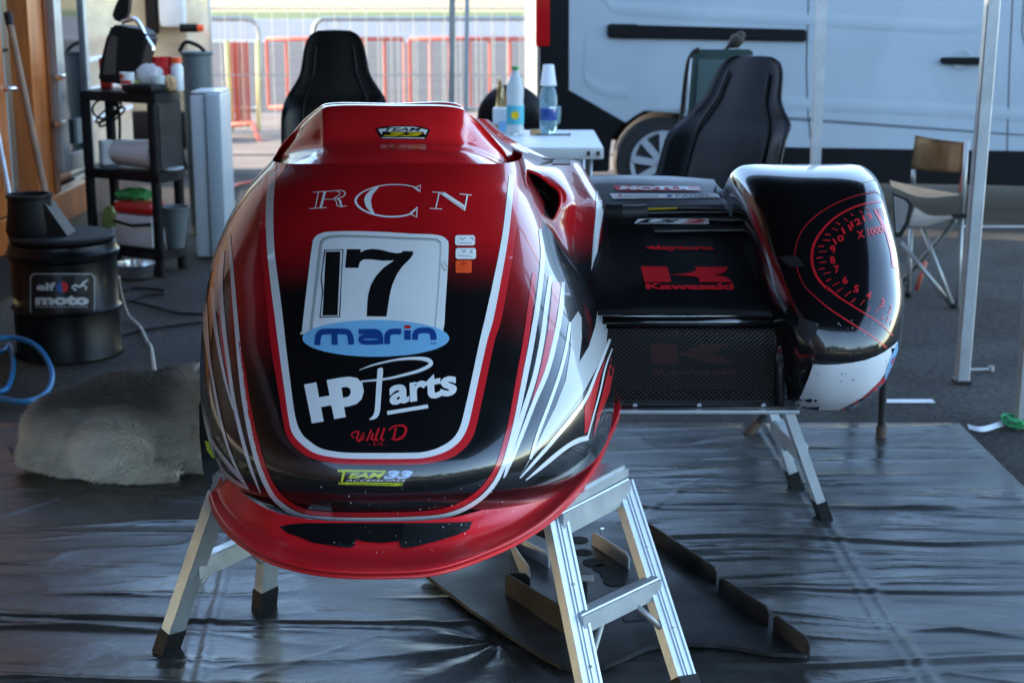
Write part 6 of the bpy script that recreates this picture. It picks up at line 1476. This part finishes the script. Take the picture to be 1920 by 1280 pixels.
no = np.empty(nv * 3); dme.vertices.foreach_get('normal', no); no = no.reshape(-1, 3)
def dogcol(c):
    nz = vnoise(c[:, 0] * 30, c[:, 2] * 30 + c[:, 1] * 25, 31)
    back = sstep(.13, .24, c[:, 2] + .10 * (c[:, 1] - 4.62) + .03 * nz) * sstep(-1.62, -1.40, c[:, 0] + 0 * nz)
    back = back * (1 - .8 * sstep(-1.10, -.98, c[:, 0]))
    haunch = np.exp(-(((c[:, 0] + 1.24) / .14) ** 2 + ((c[:, 2] - .09) / .10) ** 2)) * (c[:, 1] < 4.56)
    base = np.array([.56, .51, .43]); grey = np.array([.075, .062, .050]); cream = np.array([.82, .78, .70])
    k = base + (grey - base) * (.85 * back)[:, None]
    k = k + (cream - k) * (.9 * haunch)[:, None]
    return k * (.82 + .36 * nz)[:, None]
dme.materials.clear(); paint_attr(dme, dogcol(co))
body = obj('body', dme, M['fur_body'], dog, True)
# coat: short leaning hairs
rng = np.random.RandomState(5)
tri = []
dme.calc_loop_triangles()
lt = np.empty(len(dme.loop_triangles) * 3, int); dme.loop_triangles.foreach_get('vertices', lt); lt = lt.reshape(-1, 3)
A_, B_, C_ = co[lt[:, 0]], co[lt[:, 1]], co[lt[:, 2]]
ar_ = np.linalg.norm(np.cross(B_ - A_, C_ - A_), axis=1); NH = 110000
idx = rng.choice(len(lt), NH, p=ar_ / ar_.sum()); r1 = np.sqrt(rng.rand(NH, 1)); r2 = rng.rand(NH, 1)
hp = A_[idx] * (1 - r1) + B_[idx] * r1 * (1 - r2) + C_[idx] * r1 * r2
hn = no[lt[idx, 0]]
flow = np.stack([-np.ones(NH), -.15 * np.ones(NH), -.35 * np.ones(NH)], 1); flow -= hn * (flow * hn).sum(1, keepdims=True)
dirh = hn * .55 + flow * .75 + rng.normal(0, .16, (NH, 3)) + .5 * np.stack([vnoise(hp[:, 0] * 28, hp[:, 2] * 28 + hp[:, 1] * 20, 51) - .5, vnoise(hp[:, 0] * 28, hp[:, 2] * 28 + hp[:, 1] * 20, 52) - .5, vnoise(hp[:, 0] * 28, hp[:, 2] * 28 + hp[:, 1] * 20, 53) - .5], 1); dirh /= np.linalg.norm(dirh, axis=1, keepdims=True)
ln = rng.uniform(.016, .034, (NH, 1)); sidev = np.cross(dirh, rng.normal(0, 1, (NH, 3))); sidev /= np.linalg.norm(sidev, axis=1, keepdims=True)
wdt = rng.uniform(.0007, .0013, (NH, 1))
tip = hp + dirh * ln; tip[:, 2] = np.maximum(tip[:, 2], .004)
vv = np.stack([hp - sidev * wdt, hp + sidev * wdt, tip], 1).reshape(-1, 3)
fm = bpy.data.meshes.new('fur'); fm.from_pydata([], [], []); fm.vertices.add(NH * 3); fm.vertices.foreach_set('co', vv.ravel())
fm.loops.add(NH * 3); fm.loops.foreach_set('vertex_index', np.arange(NH * 3, dtype=np.int32)); fm.polygons.add(NH)
fm.polygons.foreach_set('loop_start', np.arange(0, NH * 3, 3, dtype=np.int32)); fm.update(calc_edges=True)
dc_ = np.repeat(dogcol(hp) * rng.uniform(.75, 1.35, (NH, 1)), 3, axis=0); paint_attr(fm, np.clip(dc_, 0, .8))
fo = obj('fur', fm, M['fur'], body); fo['kind'] = 'stuff'
bm = NB(); tube(bm, [(-.985 + .10 * math.cos(a_) * .3, 4.76 + .115 * math.cos(a_), .20 + .105 * math.sin(a_)) for a_ in np.linspace(0, 2 * math.pi, 24, endpoint=False)], .008, 6, closed=True); obj('collar', bm, M['rope'], dog, True)

# repeats of one kind share a group phrase
GROUPS = {'work_platform': 'aluminium platforms holding up the sidecar', 'bucket_chair': 'black bucket chairs in the paddock', 'crowd_barrier': 'galvanised barriers along the paddock road', 'red_barrier': 'red barriers along the run-off area', 'tent_pole': 'tent poles behind the machine', 'black_cable': 'black cables on the asphalt', 'food_packet': 'packets on the plastic shelf', 'water_bottle': 'bottles on the white table', 'paper_cup': 'cups about the paddock', 'snack_bag': 'bags on the shelf top'}
for o in list(col.objects):
    if o.parent is None and o.get('category'):
        k = o.name.split('.')[0]
        if k in GROUPS: o['group'] = GROUPS[k]
